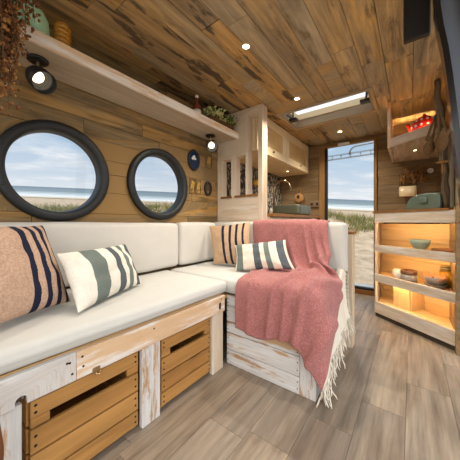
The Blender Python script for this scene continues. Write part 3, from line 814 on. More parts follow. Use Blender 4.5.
o, pg = sheet('pink_throw', Cp, FO,
     110, 84, .006, M['pink'], None, (-.6, 1.4, .1), wr=.005, seed=2)
tag(o, 'dusty pink woven throw draped over the end bench and hanging down its front', 'throw')

# ------------------------------------------------------------------ partition with slots
pt = thing('slotted_partition', 'pale wooden partition with three tall slots between bench and kitchen', 'partition', (-1.25, 1.80, 0))
Y0, Y1 = 1.782, 1.855
mb = MB(); z = .0
for b in (.3, .56, .70, .86, 1.0, 1.16, 1.32, 1.47, 1.61, 1.73, ZC-.001):
    mb.box((-1.497, Y0, z+.0006), (-1.046, Y1, b-.0006), 0, .001); z = b
bd = mb.build('panel', M['wash'], pt)
SL = [(-1.442, -1.333, 1.088, 1.432), (-1.282, -1.174, 1.09, 1.445), (-1.150, -1.046, 1.09, 1.786)]
cut(bd, [box_cut((a, Y0-.05, z0), (b+(.01 if b > -1.05 else 0), Y1+.05, z1)) for a, b, z0, z1 in SL])
mb = MB(); mb.box((-1.0455, Y0-.004, 0), (-1.002, Y1+.012, ZC-.001), 2, .003); mb.build('post', M['wash'], pt)
for a, b, z0, z1 in SL:
    mb = MB(); mb.box((a-.008, Y0-.012, z0-.018), (min(b+.008, -1.047), Y1-.01, z0-.0005), 0, .002); mb.build('sill', M['dark_edge'], pt)

# low panel behind the end bench back
lp = thing('low_partition', 'low white painted partition with wooden cap behind the end bench', 'partition', (-.66, 1.815, 0))
mb = MB(); mb.box((-.998, 1.782, 0), (-.318, 1.86, .768), 2, .003); mb.build('board', M['wash'], lp)
mb = MB(); mb.box((-.999, 1.780, .7685), (-.308, 1.87, .788), 0, .003); mb.build('cap', M['worktop'], lp)

# ------------------------------------------------------------------ kitchen
kb = thing('kitchen_unit', 'kitchen base unit behind the partition', 'cabinet', (-1.22, 2.52, 0))
mb = MB(); mb.box((-1.485, 1.872, 0), (-.99, 3.19, .898), 1, .002); mb.build('body', M['wash'], kb)
for y0, y1 in ((1.88, 2.30), (2.31, 2.74), (2.75, 3.185)):
    mb = MB(); mb.box((-.9895, y0, .06), (-.972, y1, .885), 2, .003); d = mb.build('door', M['wash'], kb)
    mb = MB(); mb.lathe([(.008, 0), (.006, .01), (.011, .02), (0, .024)], 12, Matrix.Translation((-.972, y1-.05, .80)) @ Matrix.Rotation(PI/2, 4, 'Y')); mb.build('knob', M['brass'], d)
mb = MB(); mb.box((-1.487, 1.872, .8985), (-.95, 3.19, .925), 1, .003); o = mb.build('worktop', M['worktop'], None, (-1.22, 2.52, .8985)); tag(o, 'oak worktop under the sage green sink', 'worktop')
# sink
mb = MB(); mb.rbox((-1.292, 2.52, .9262), (-.962, 2.90, 1.046), .03, 10)
sn = mb.build('basin', M['sink'], None, (-1.12, 2.71, .9262)); cut(sn, [box_cut((-1.28, 2.535, .95), (-.974, 2.885, 1.2))])
sn.name = 'sink'; tag(sn, 'sage green vessel sink on the oak worktop', 'sink')
tp = thing('tap', 'brass gooseneck tap beside the sage green sink', 'tap', (-1.385, 2.75, .9262))
mb = MB(); mb.lathe([(.026, .9262), (.026, .934), (.015, .94), (.015, .99), (.0, .992)], 16, Matrix.Translation((-1.385, 2.75, 0))); mb.build('base', M['brass'], tp)
mb = MB(); mb.tube([(-1.385, 2.75, .985), (-1.385, 2.75, 1.26)]+[(-1.275-.11*math.cos(a), 2.75, 1.26+.095*math.sin(a)) for a in [PI*i/12 for i in range(1, 11)]]+[(-1.160, 2.75, 1.235)], .0105, 12); mb.build('spout', M['brass'], tp)
mb = MB(); mb.tube([(-1.385, 2.735, .965), (-1.385, 2.69, .985)], .006, 8); mb.build('lever', M['brass'], tp)
def bottle(x, y, z, r, h, mats, label, cat='bottle', name='glass_bottle'):
    b = thing(name, label, cat, (x, y, z)); X = Matrix.Translation((x, y, z))
    mb = MB(); mb.lathe([(0, 0), (r*.95, 0), (r, .004), (r, h*.55), (r*.8, h*.66), (r*.34, h*.76), (r*.34, h*.9), (0, h*.9)], 18, X); mb.build('body', mats[0], b)
    mb = MB(); mb.lathe([(0, h*.9), (r*.42, h*.9), (r*.42, h), (0, h)], 14, X); mb.build('stopper', mats[1], b); return b
bottle(-1.39, 2.53, .9262, .024, .14, (M['jarglass'], M['brass']), 'small clear bottle nearer the slots, next to the tap')
bottle(-1.36, 2.62, .9262, .02, .11, (M['white_cer'], M['black']), 'small white bottle between the clear bottle and the tap', name='soap_bottle')
# upper cupboards
uc = thing('wall_cupboard', 'pale birch wall cupboard with two cane doors under the ceiling', 'cabinet', (-1.30, 2.5, 1.492))
mb = MB(); mb.box((-1.494, 1.858, 1.493), (-1.12, 3.195, 1.512), 1, .001); mb.box((-1.494, 1.858, 1.512), (-1.12, 1.876, 1.845), 2); mb.box((-1.494, 3.175, 1.512), (-1.12, 3.195, 1.845), 2)
mb.box((-1.494, 1.858, 1.828), (-1.12, 3.195, 1.848), 1); mb.box((-1.1195, 1.858, 1.825), (-1.102, 3.195, 1.848), 1)
mb.build('body', M['upcab'], uc)
for y0, y1, k in ((1.862, 2.488, 2.16), (2.494, 3.19, 2.89)):
    mb = MB(); w = .07
    mb.box((-1.119, y0, 1.495), (-1.10, y1, 1.572), 1, .002); mb.box((-1.119, y0, 1.765), (-1.10, y1, 1.823), 1, .002)
    mb.box((-1.119, y0, 1.5722), (-1.10, y0+w, 1.7648), 2, .002); mb.box((-1.119, y1-w*1.3, 1.5722), (-1.10, y1, 1.7648), 2, .002)
    d = mb.build('door', M['upcab'], uc)
    mb = MB(); mb.box((-1.115, y0+w, 1.5722), (-1.109, y1-w*1.3, 1.7648), 1, off=(0, 0, 0)); mb.build('cane_panel', M['rattan'], d)
    mb = MB(); mb.lathe([(.006, 0), (.005, .008), (.009, .014), (.008, .02), (0, .022)], 12, Matrix.Translation((-1.10, k, 1.540)) @ Matrix.Rotation(PI/2, 4, 'Y')); mb.build('knob', M['black'], d)
# hanging pouch, socket, cup
pc = thing('woven_pouch', 'round woven rattan pouch hanging on the rear wall above the sink', 'basket', (-1.222, 3.18, 1.11))
mb = MB(); X = Matrix.Translation((-1.222, 3.168, 1.172)) @ Matrix.Diagonal((1, .4, 1, 1))
mb.lathe([(.066*math.sin(PI*i/12), -.066*math.cos(PI*i/12)) for i in range(13)], 24, X); mb.build('pouch', M['rattanpouch'], pc)
mb = MB(); mb.tube([(-1.25, 3.16, 1.225), (-1.238, 3.175, 1.29), (-1.222, 3.185, 1.33), (-1.206, 3.175, 1.29), (-1.194, 3.16, 1.225)], .004, 8); mb.build('strap', M['rattanpouch'], pc)
mb = MB(); mb.lathe([(.02, 0), (.016, .004), (0, .004)], 20, Matrix.Translation((-1.222, 3.137, 1.19)) @ Matrix.Rotation(PI/2, 4, 'X') @ Matrix.Diagonal((1, 1.2, 1, 1))); mb.build('opening', M['backing'], pc)['label'] = 'dark opening'
sk_ = thing('wall_socket', 'bronze double socket on the rear wall by the door', 'socket', (-1.02, 3.19, 1.045))
mb = MB(); mb.box((-1.088, 3.186, 1.045), (-.952, 3.199, 1.122), 0, .004); mb.build('plate', M['socket'], sk_)
for x in (-1.055, -.985):
    mb = MB(); mb.box((x-.014, 3.1835, 1.068), (x+.014, 3.1858, 1.10), 0, .003); mb.build('rocker', M['backing'], sk_)
cp = thing('yellow_cup', 'small yellow cup hanging on the leaf wallpaper, seen through a slot', 'cup', (-1.45, 2.42, 1.27))
mb = MB(); mb.lathe([(.0, 0), (.024, .0), (.034, .02), (.036, .06), (.033, .06), (.03, .02), (0, .006)], 20, Matrix.Translation((-1.447, 2.42, 1.275))); mb.build('bowl', M['yellow'], cp)
mb = MB(); mb.tube([(-1.447, 2.456, 1.325), (-1.46, 2.475, 1.335), (-1.485, 2.478, 1.345), (-1.493, 2.478, 1.36)], .004, 8); mb.build('handle', M['yellow'], cp)

# ------------------------------------------------------------------ long shelf on the left wall
sh = thing('wall_shelf', 'long whitewashed plank shelf high on the left wall above the portholes', 'shelf', (-1.38, .6, 1.60))
mb = MB(); mb.box((-1.498, -.6, 1.600), (-1.366, 1.20, 1.641), 1, .002); mb.box((-1.365, -.6, 1.600), (-1.264, 1.52, 1.641), 1, .002); mb.box((-1.498, 1.201, 1.600), (-1.366, 1.780, 1.641), 1, .002); mb.box((-1.365, 1.521, 1.600), (-1.264, 1.780, 1.641), 1, .002)
mb.build('board', M['shelf_shaded'], sh)
mb = MB(); mb.box((-1.2635, -.6, 1.598), (-1.246, .92, 1.652), 1, .002); mb.box((-1.2635, .921, 1.598), (-1.246, 1.780, 1.652), 1, .002); mb.build('front_strip', M['shelf_lit'], sh)

def spot(x, y, label, ax):
    t = thing('spot_lamp', label, 'lamp', (x, y, 1.5985), 0, 'black spot lamps under the shelf')
    mb = MB(); mb.lathe([(0, 0), (.042, 0), (.042, -.006), (.036, -.012), (0, -.012)], 24, Matrix.Translation((x, y, 1.5985))); mb.build('base', M['black'], t)
    c = Vector((x+.012, y+.004, 1.508)); ax = Vector(ax).normalized()
    mb = MB(); mb.tube([(x, y, 1.59), (x, y, 1.556), tuple(c-ax*.02+Vector((0, 0, .03)))], .006, 8); mb.build('stem', M['ring'], t)
    X = Matrix.Translation(c) @ ax.to_track_quat('Z', 'Y').to_matrix().to_4x4()
    mb = MB(); mb.lathe([(0, -.058), (.02, -.056), (.040, -.042), (.050, -.012), (.050, .048), (.047, .048), (.046, -.012), (.036, -.034), (0, -.042)], 28, X, sm=True)
    s = mb.build('shade', M['black'], t)
    mb = MB(); mb.lathe([(0, -.036), (.022, -.032), (.027, -.018), (.022, -.010), (0, -.007)], 20, X); mb.build('bulb', M['bulb'], s)
    L = bpy.data.lights.new('spot_light', 'SPOT'); L.energy = 10; L.color = (1, .89, .72); L.spot_size = 2.0; L.spot_blend = .6; L.shadow_soft_size = .03
    lo = bpy.data.objects.new('spot_light', L); COL.objects.link(lo); lo.location = c+ax*.052; lo.rotation_euler = (-ax).to_track_quat('Z', 'Y').to_euler()
spot(-1.376, .352, 'black spot lamp under the shelf above the nearest porthole', (.78, .20, -.62))
spot(-1.392, 1.562, 'black spot lamp under the shelf beside the slotted partition', (.70, -.62, -.46))

# things on the shelf
v = thing('mint_vase', 'mint green vase on the shelf behind the dried flowers', 'vase', (-1.33, .33, 1.6415))
X = Matrix.Translation((-1.33, .338, 1.690)) @ Matrix.Rotation(math.radians(28), 4, 'X') 
mb = MB(); mb.lathe([(0, -.044), (.034, -.044), (.036, -.036), (.03, -.03), (.046, -.01), (.062, .03), (.062, .07), (.045, .105), (.024, .118), (.021, .124), (.018, .118), (0, .10)], 28, X); mb.build('body', M['mint'], v)
mb = MB(); mb.lathe([(.032, -.047), (.038, -.044), (.038, -.037), (.032, -.035), (.032, -.047)], 28, X); mb.build('foot_ring', M['mint'], v)
o = thing('amber_pot', 'ridged amber pot on the shelf beside the mint vase', 'pot', (-1.31, .428, 1.6415))
prof = [(0, 0), (.034, 0)]+[(.035+.0022*math.sin(i*1.4), .004+.11*i/24) for i in range(25)]+[(.031, .118), (.031, .112), (.028, .10), (0, .1)]
mb = MB(); mb.lathe(prof, 28, Matrix.Translation((-1.31, .428, 1.6415))); mb.build('body', M['amber'], o)
mb = MB(); mb.lathe([(0, .1185), (.030, .1185), (.030, .128), (.012, .134), (0, .134)], 24, Matrix.Translation((-1.31, .428, 1.6415))); mb.build('lid', M['amber'], o)
o = thing('small_bottle', 'small red brown bottle with pale label on the shelf left of planter', 'bottle', (-1.305, 1.31, 1.6415)); X = Matrix.Translation((-1.305, 1.31, 1.6415))
mb = MB(); mb.lathe([(0, 0), (.030, 0), (.032, .006), (.032, .07), (.026, .092), (.012, .108), (.011, .15), (0, .15)], 22, X); mb.build('body', M['redbrown'], o)
mb = MB(); mb.lathe([(.0325, .012), (.0332, .012), (.0332, .055), (.0325, .055), (.0325, .012)], 22, X); mb.build('label_band', M['label'], o)
mb = MB(); mb.lathe([(0, .150), (.0125, .150), (.0125, .168), (0, .169)], 14, X); mb.build('cap', M['label'], o)
pl = thing('planter', 'brown wooden trough of pale flowers at the partition end of shelf', 'planter', (-1.31, 1.585, 1.6415))
mb = MB()
mb.box((-1.350, 1.43, 1.6415), (-1.275, 1.745, 1.650), 1); mb.box((-1.350, 1.43, 1.650), (-1.343, 1.745, 1.705), 1); mb.box((-1.282, 1.43, 1.650), (-1.275, 1.745, 1.705), 1)
mb.box((-1.343, 1.43, 1.650), (-1.282, 1.437, 1.705), 0); mb.box((-1.343, 1.738, 1.650), (-1.282, 1.745, 1.705), 0); mb.box((-1.342, 1.438, 1.650), (-1.283, 1.737, 1.695), 1)
mb.build('trough', M['planter'], pl)
rg = random.Random(11); mb = MB(); mf = MB()
for k in range(90):
    y = rg.uniform(1.42, 1.75); p = Vector((-1.312+rg.gauss(0, .018), y, 1.69)); h = rg.uniform(.03, .11)*(1 if y > 1.6 else .95)
    tip = p+Vector((rg.gauss(.02, .03), rg.gauss(0, .03), h)); tip.z = min(tip.z, 1.825)
    mb.tube([p, p.lerp(tip, .5)+Vector((.004, 0, .004)), tip], .0018, 5)
    for q in range(5):
        a = p.lerp(tip, rg.uniform(.45, 1.))+Vector((rg.gauss(0, .012), rg.gauss(0, .012), rg.gauss(0, .006))); a.z = min(a.z, 1.832)
        if y < 1.62 and rg.random() < .75: mf.blob(a, rg.uniform(.006, .012), 0, 6, 4)
        else: (mf if rg.random() < .3 else mb).blob(a, rg.uniform(.007, .012), 0, 6, 4, (1, 1, .5))
mb.build('foliage', M['leaf'], pl)['kind'] = 'stuff'; mf.build('flower_heads', M['flower'], pl)['kind'] = 'stuff'

# dried flower bunch hanging at the near left
db = thing('dried_flower_bunch', 'bunch of brown dried flowers hanging from the ceiling at the near left', 'dried flowers', (-1.12, .19, 1.845))
ms = MB(); mh = MB(); rg = random.Random(21); top = Vector((-1.12, .16, 1.85))
mh2 = MB()
for k in range(120):
    y = rg.gauss(.165, .062); x = -1.12+rg.gauss(0, .035); zl = 1.225+max(0, (y-.20))*4.2+abs(rg.gauss(0, .16))
    zl = min(zl, 1.72)
    tip = Vector((x, y, zl)); mid = top.lerp(tip, .5)+Vector((rg.gauss(0, .015), rg.gauss(0, .015)+.35*(y-.15), .04))
    pts = [top+Vector((rg.gauss(0, .012), rg.gauss(0, .012), 0)), mid, tip]
    ms.tube(pts, [.0018, .0014, .0009], 4)
    for q in range(30):
        f = rg.uniform(.25, 1.02); a = (pts[0]*(1-f)**2+mid*2*f*(1-f)+tip*f*f)+Vector((rg.gauss(0, .014), rg.gauss(0, .014), rg.gauss(0, .014)))
        if a.z > 1.842: a.z = 1.842-rg.random()*.02
        a.y = min(a.y, (.222 if a.z > 1.66 else .30)-rg.random()*.02)
        (mh if rg.random() < .68 else mh2).blob(a, rg.uniform(.003, .0072), 0, 5, 3, (1, 1, rg.uniform(.7, 1.4)))
ms.build('stems', M['stem'], db)['kind'] = 'stuff'; mh.build('seed_heads', M['dried'], db)['kind'] = 'stuff'
q_ = mh2.build('seed_heads', M['dried2'], db); q_['label'] = 'golden seed heads'; q_['kind'] = 'stuff'
mb = MB(); mb.lathe([(.014, 1.828), (.018, 1.835), (.018, 1.8495), (0, 1.8495)], 12, Matrix.Translation((-1.12, .16, 0))); mb.build('hook', M['black'], db)

# ------------------------------------------------------------------ little wall pictures
def oval(y, z, ry, rz, mat, label, seed):
    t = thing('oval_picture', label, 'picture', (XL+.001, y, z-rz))
    X = Matrix.Translation((XL+.001, y, z)) @ Matrix.Rotation(PI/2, 4, 'Y') @ Matrix.Diagonal((rz, ry, 1, 1))
    mb = MB(); mb.lathe([(1, 0), (1.0, .012), (.93, .02), (.84, .014), (.82, .006), (.82, 0), (1, 0)], 40, X); mb.build('frame', M['black'], t)
    mb = MB(); mb.lathe([(0, .005), (.83, .005), (.83, .007), (0, .007)], 40, X, sm=False); mb.build('picture', M[mat], t)
    mb = MB()
    if seed == 1:
        for yy, zz, r in ((0, .02, .017), (-.012, .012, .012), (.014, .014, .013), (.004, .035, .010)): mb.blob((XL+.008, y+yy, z+zz), r, 0, 10, 6, (.12, 1.3, .8))
        mb.build('cloud_motif', M['picwhite'], t)
    else:
        mb.blob((XL+.008, y, z-.03), .012, 0, 10, 6, (.15, 1, 1)); mb.box((XL+.0075, y-.002, z-.02), (XL+.009, y+.002, z+.03)); mb.build('motif', M['dried2'], t)
oval(1.462, 1.380, .068, .090, 'glassblue', 'oval black framed blue picture to the right of the portholes', 1)
oval(1.640, 1.155, .046, .066, 'darkpic', 'small oval dark picture near the partition, below the others', 2)
def sprig(y, z, w, label, n=1):
    t = thing('gold_sprig', label, 'ornament', (XL+.001, y, z-.07), 0, 'framed gold leaf sprigs')
    for q in range(n):
        yy = y+(q-(n-1)/2)*.072
        mb = MB(); h = .062
        for lo, hi in (((0, -w, -h), (.006, -w+.004, h)), ((0, w-.004, -h), (.006, w, h)), ((0, -w+.004, -h), (.006, w-.004, -h+.004)), ((0, -w+.004, h-.004), (.006, w-.004, h))):
            mb.box((XL+.001+lo[0], yy+lo[1], z+lo[2]), (XL+.001+hi[0], yy+hi[1], z+hi[2]), 1)
        f = mb.build('frame', M['brass'], t)
        mb = MB(); mb.tube([(XL+.005, yy-.008, z-.04), (XL+.006, yy, z), (XL+.005, yy+.012, z+.035)], .002, 6)
        for k in range(5):
            for sd in (-1, 1): mb.blob((XL+.006, yy-.004+.004*k+sd*.012, z-.02+.013*k), .010, 0, 8, 5, (.12, 1.2, .6))
        mb.build('leaves', M['gold'], f)
sprig(1.655, 1.415, .045, 'single gold leaf sprig in a slim frame above the small dark oval')
sprig(1.449, 1.160, .030, 'small framed gold leaf sprig, the one of the low pair nearer the porthole')
sprig(1.521, 1.160, .030, 'small framed gold leaf sprig, the one of the low pair nearer the dark oval')

# ------------------------------------------------------------------ recessed lights
def downlight(loc, r, label, e, group='round ceiling downlights'):
    t = thing('downlight', label, 'light', loc, 0, group)
    x, y, z = loc
    mb = MB(); mb.lathe([(r, 0), (r, -.003), (r*.8, -.005), (r*.72, -.001), (r*.72, 0), (r, 0)], 24, Matrix.Translation(loc)); mb.build('bezel', M['ring'], t)
    mb = MB(); mb.lathe([(0, -.0035), (r*.7, -.0025), (r*.7, -.001), (0, -.001)], 20, Matrix.Translation(loc)); mb.build('lens', M['spotled'], t)
    L = bpy.data.lights.new('downlight_lamp', 'SPOT'); L.energy = e; L.color = (1, .90, .76); L.spot_size = 2.4; L.spot_blend = .8; L.shadow_soft_size = .02
    lo = bpy.data.objects.new('downlight_lamp', L); COL.objects.link(lo); lo.location = (x, y, z-.012)
downlight((-.753, 1.148, ZC-.0005), .026, 'downlight in the ceiling nearest the camera', 38)
downlight((-.743, 1.884, ZC-.0005), .026, 'downlight in the ceiling between first downlight and skylight', 42)
downlight((-.635, 2.858, ZC-.0005), .026, 'downlight in the ceiling beyond the skylight by the doorway', 32)
downlight((-1.255, 2.87, 1.4925), .02, 'downlight under the cane wall cupboard', 10, 'small downlights under cupboards')
# ------------------------------------------------------------------ corner cabinet (right)
A0 = Vector((-.272, 2.534, 0)); EX = Vector((.785, -.619, 0)).normalized(); EY = Vector((.619, .785, 0)).normalized()
RZ = math.atan2(EX.y, EX.x)
CX = Matrix.Translation(A0) @ Matrix.Rotation(RZ, 4, 'Z')
def cl(a, b, z): return CX @ Vector((a, b, z))
cb = thing('corner_cabinet', 'open angled corner cabinet with lit shelves at the right', 'cabinet', A0, RZ)
def cpart(name, boxes, mat, parent=cb):
    mb = MB()
    for lo, hi, al in boxes: mb.box(lo, hi, al, .0015)
    return mb.build(name, M[mat], parent, world=False)
W = .715
def cshelf(z0, z1):
    q = [(.020, .0185), (.648, .0185), (.648, .245), (-.155, .245)]
    vs = [(a, b, z0) for a, b in q]+[(a, b, z1) for a, b in q]
    mb = MB(); mb.add(vs, [(3, 2, 1, 0), (4, 5, 6, 7)]+[(i, (i+1) % 4, (i+1) % 4+4, i+4) for i in range(4)], [(a+z0*30, b, z) for a, b, z in vs], random.random())
    return mb.build('shelf', M['cabin'], cb, world=False)
cpart('top_rail', [((0, 0, .845), (W, .018, .930), 0)], 'cab')
cpart('shelf_rail', [((0, 0, .582), (.648, .018, .645), 0)], 'cab')
cpart('shelf_rail', [((0, 0, .315), (.648, .018, .384), 0)], 'cab')
cpart('bottom_rail', [((0, 0, .036), (.648, .018, .137), 0)], 'cab')
cpart('plinth', [((0, .010, 0), (W, .030, .035), 0)], 'plinth')
cpart('side_panel', [((.6485, 0, .036), (W, .030, .8445), 2), ((.650, .0305, .036), (.668, .245, .8445), 2)], 'cab')
cpart('back_panel', [((-.16, .246, .036+.16*i), (.69, .258, .036+.16*(i+1)-.002), 0) for i in range(5)], 'cabin')
cshelf(.612, .630)
cshelf(.350, .366)
cshelf(.100, .118)
cpart('divider', [((.10, .1, .1185), (.245, .112, .3495), 2), ((.2455, .112, .1185), (.2575, .2455, .3495), 2)], 'cabin')
for z in (.862, .600, .338):
    cpart('led_strip', [((.03, .0188, z), (.635, .026, z+.007), 0)], 'led')
# oak top following the corner
mb = MB(); tp_ = [cl(-.012, -.008, 0), cl(.632, -.008, 0), Vector((XR-.003, 2.20, 0)), Vector((XR-.003, YR-.004, 0)), Vector((-.278, YR-.004, 0))]
tp_[1] = cl(.60, -.008, 0)
nq = len(tp_); vs = [(p.x, p.y, .9305) for p in tp_]+[(p.x, p.y, .945) for p in tp_]
fs = [tuple(reversed(range(nq))), tuple(range(nq, 2*nq))]+[(i, (i+1) % nq, (i+1) % nq+nq, i+nq) for i in range(nq)]
if ((tp_[1]-tp_[0]).cross(tp_[2]-tp_[1])).z < 0: fs = [tuple(reversed(f)) for f in fs]
mb.add(vs, fs, [(a*1., b, c) for a, b, c in vs], .5); o = mb.build('worktop', M['worktop'], None, (0, 2.7, .9305)); tag(o, 'brown oak top of the corner cabinet under the green bread bin', 'worktop')
mb = MB(); mb.box((-.268, 2.556, .0), (-.25, YR-.005, .929), 2); mb.build('side_panel', M['cab'], cb)

# cabinet contents
def lath(name, prof, a, b, z, mat, parent, n=28, X=None):
    mb = MB(); mb.lathe(prof, n, Matrix.Translation(cl(a, b, z)) if X is None else X); return mb.build(name, mat, parent)
o = thing('chopping_board', 'round wooden board beside the sage bowl on the top lit shelf', 'board', cl(.505, .13, .6305))
lath('disc', [(0, 0), (.088, 0), (.09, .003), (.09, .022), (.088, .025), (0, .025)], .505, .125, .6305, M['dark_edge'], o)
mb = MB(); p0 = cl(.505, .125, .643)+EX*.089; mb.tube([p0, p0+EX*.03], [.013, .009], 8); mb.build('handle', M['dark_edge'], o)
bz = .656
o = thing('sage_bowl', 'sage green bowl on the top lit shelf of the corner cabinet', 'bowl', cl(.352, .095, bz-.025))
lath('bowl', [(0, 0), (.034, 0), (.034, .006), (.050, .024), (.063, .052), (.068, .082), (.065, .082), (.058, .05), (.044, .026), (0, .012)], .340, .088, .6308, M['tealbowl'], o, 32)
o = thing('white_mug', 'cream mug at the left of the middle lit shelf', 'mug', cl(.165, .085, .3665))
lath('cup', [(0, 0), (.036, 0), (.040, .005), (.042, .078), (.038, .08), (.036, .012), (0, .01)], .165, .09, .3665, M['white_cer'], o)
mb = MB(); c = cl(.165, .09, .407)-EX*.04; mb.tube([c+Vector((0, 0, .022)), c-EX*.022+Vector((0, 0, .018)), c-EX*.026-Vector((0, 0, .004)), c-Vector((0, 0, .022))], .005, 8); mb.build('handle', M['white_cer'], o)
o = thing('two_tone_pot', 'short pot with brown top beside the cream mug', 'pot', cl(.262, .07, .3665))
lath('body', [(0, 0), (.050, 0), (.055, .004), (.055, .062), (0, .062)], .262, .075, .3665, M['grey_cer'], o)
lath('rim', [(0, .0625), (.0555, .0625), (.0565, .066), (.0565, .092), (.052, .094), (.048, .080), (0, .078)], .262, .075, .3665, M['brown_cer'], o)
for k, (zz, rr, lb) in enumerate(((.3665, .068, 'lower grey stoneware bowl in the stack on the middle shelf'), (.3955, .067, 'upper grey stoneware bowl in the stack holding orange biscuits'))):
    o = thing('stoneware_bowl', lb, 'bowl', cl(.452, .088, zz), 0, 'stacked grey bowls')
    lath('bowl', [(0, 0), (.04, 0), (.044, .003), (.060, .020), (rr, .028+.026*k), (rr-.004, .028+.026*k), (.054, .021+.004*k), (0, .014)], .452, .088, zz, M['grey_cer'], o, 32)
for da, lb in ((-.035, 'orange heart shaped biscuit on the left in the grey bowl'), (.038, 'orange heart shaped biscuit on the right in the grey bowl')):
    pts = []
    for i in range(28):
        t_ = 2*PI*i/28; pts.append((.0026*16*math.sin(t_)**3, .0026*(13*math.cos(t_)-5*math.cos(2*t_)-2*math.cos(3*t_)-math.cos(4*t_))))
    mb = MB(); Xb = Matrix.Translation(cl(.455+da, .07, .449)) @ Matrix.Rotation(RZ, 4, 'Z') @ Matrix.Rotation(math.radians(52), 4, 'X')
    n_ = len(pts)
    vs = [(x, y, -.005) for x, y in pts]+[(x, y, .004) for x, y in pts]+[(x*.85, y*.85, .008) for x, y in pts]
    fs = [tuple(range(n_)), tuple(reversed(range(2*n_, 3*n_)))]+[(i+k*n_, i+(k+1)*n_, (i+1) % n_+(k+1)*n_, (i+1) % n_+k*n_) for i in range(n_) for k in (0, 1)]
    mb.add(vs, fs, X=Xb); o = mb.build('biscuit', M['orange'], None, cl(.455+da, .07, .435)); tag(o, lb, 'biscuit', 'orange biscuits')
o = thing('glass_jar', 'clip top glass jar behind the grey bowls on the middle shelf', 'jar', cl(.455, .200, .3665))
lath('jar', [(0, 0), (.040, 0), (.044, .006), (.044, .115), (.038, .135), (.038, .142), (.035, .142), (.040, .11), (.040, .01), (0, .006)], .455, .200, .3665, M['jarglass'], o)
lath('lid', [(0, .1425), (.040, .1425), (.042, .148), (.040, .158), (0, .16)], .455, .200, .3665, M['jarglass'], o)
lath('contents', [(0, .0105), (.039, .0115), (.039, .105), (0, .108)], .455, .200, .3665, M['yellow'], o)
mb = MB(); c = cl(.455, .200, .3665+.1422); mb.tube([c+Vector((math.cos(2*PI*i/20)*.0425, math.sin(2*PI*i/20)*.0425, -.003)) for i in range(20)], .003, 6, closed=True); mb.build('clip_wire', M['steel'], o)

# bread bin on top
bb = thing('bread_bin', 'sage green enamel bread bin on the corner cabinet top', 'bread bin', cl(.39, .12, .9455))
prof = [(.262, 0), (.512, 0), (.517, .02), (.517, .085), (.509, .106), (.490, .117), (.40, .118), (.340, .112), (.302, .094), (.276, .064), (.263, .03)]
n_ = len(prof); vs = []; wdt = [(.035, .92), (.045, 1.), (.205, 1.), (.215, .92)]
ca, cz = .39, .055
for b, s_ in wdt: vs += [cl(ca+(a-ca)*s_, b, .9455+(cz+(z-cz)*s_ if z > .001 else 0)) for a, z in prof]
fs = [tuple(range(n_)), tuple(reversed(range(3*n_, 4*n_)))]+[(k*n_+i, (k+1)*n_+i, (k+1)*n_+(i+1) % n_, k*n_+(i+1) % n_) for k in range(3) for i in range(n_)]
mb = MB(); mb.add(vs, fs, sm=False); bo = mb.build('body', M['teal'], bb)
bm = bmesh.new(); bm.from_mesh(bo.data); bmesh.ops.recalc_face_normals(bm, faces=bm.faces); bm.to_mesh(bo.data); bm.free()
md = bo.modifiers.new('bev', 'BEVEL'); md.width = .018; md.segments = 4; md.limit_method = 'ANGLE'; md.angle_limit = .5
for p in bo.data.polygons: p.use_smooth = True
mb = MB(); mb.rbox((-.028, -.013, -.022), (.028, .01, .022), .012, 6, Matrix.Translation(cl(.408, .030, 1.012)) @ Matrix.Rotation(RZ, 4, 'Z')); mb.build('handle', M['teal'], bb)
# upper corner shelf
us = thing('corner_wall_shelf', 'boxy wall shelf with warm light in the top right corner', 'shelf', (0.03, 2.8, 1.5))
FP = Vector((-.150, 2.515, 0))
def fl(a, b, z): return FP+EX*a+EY*b+Vector((0, 0, z))
FX = Matrix.Translation(FP) @ Matrix.Rotation(RZ, 4, 'Z')
mb = MB(); mb.box((-.172, 2.515, 1.50), (-.152, YR-.003, ZC-.002), 1, .002); mb.build('side_board', M['cab'], us)
mb = MB(); mb.box((.0, 0, 1.50), (.385, .016, 1.575), 0, .002, FX); mb.build('front_rail', M['cab'], us)
bp = [fl(.004, .017, 0), fl(.372, .017, 0), Vector((XR-.004, 2.33, 0)), Vector((XR-.004, YR-.004, 0)), Vector((-.151, YR-.004, 0))]
n_ = 5; vs = [(p.x, p.y, 1.501) for p in bp]+[(p.x, p.y, 1.518) for p in bp]
fs = [tuple(reversed(range(n_))), tuple(range(n_, 2*n_))]+[(i, (i+1) % n_, (i+1) % n_+n_, i+n_) for i in range(n_)]
mb = MB(); mb.add(vs, fs, [(y, x, z) for x, y, z in vs], .4); mb.build('base_board', M['cab'], us)
mb = MB(); 
for i in range(3): mb.box((-.150, 2.86, 1.519+.094*i), (XR-.004, 2.872, 1.519+.094*i+.092), 0)
mb.build('back_board', M['pine'], us)
mb = MB(); mb.box((.03, .0165, 1.560), (.34, .021, 1.570), 0, 0, FX); mb.build('led_strip', M['led'], us)
mb = MB(); mb.box((-.14, 2.8735, 1.786), (XR-.01, 2.8795, 1.792), 0); mb.build('led_strip', M['led'], us)
downlight((.022, 2.745, 1.5005), .02, 'downlight under the boxy corner wall shelf', 6, 'small downlights under cupboards')
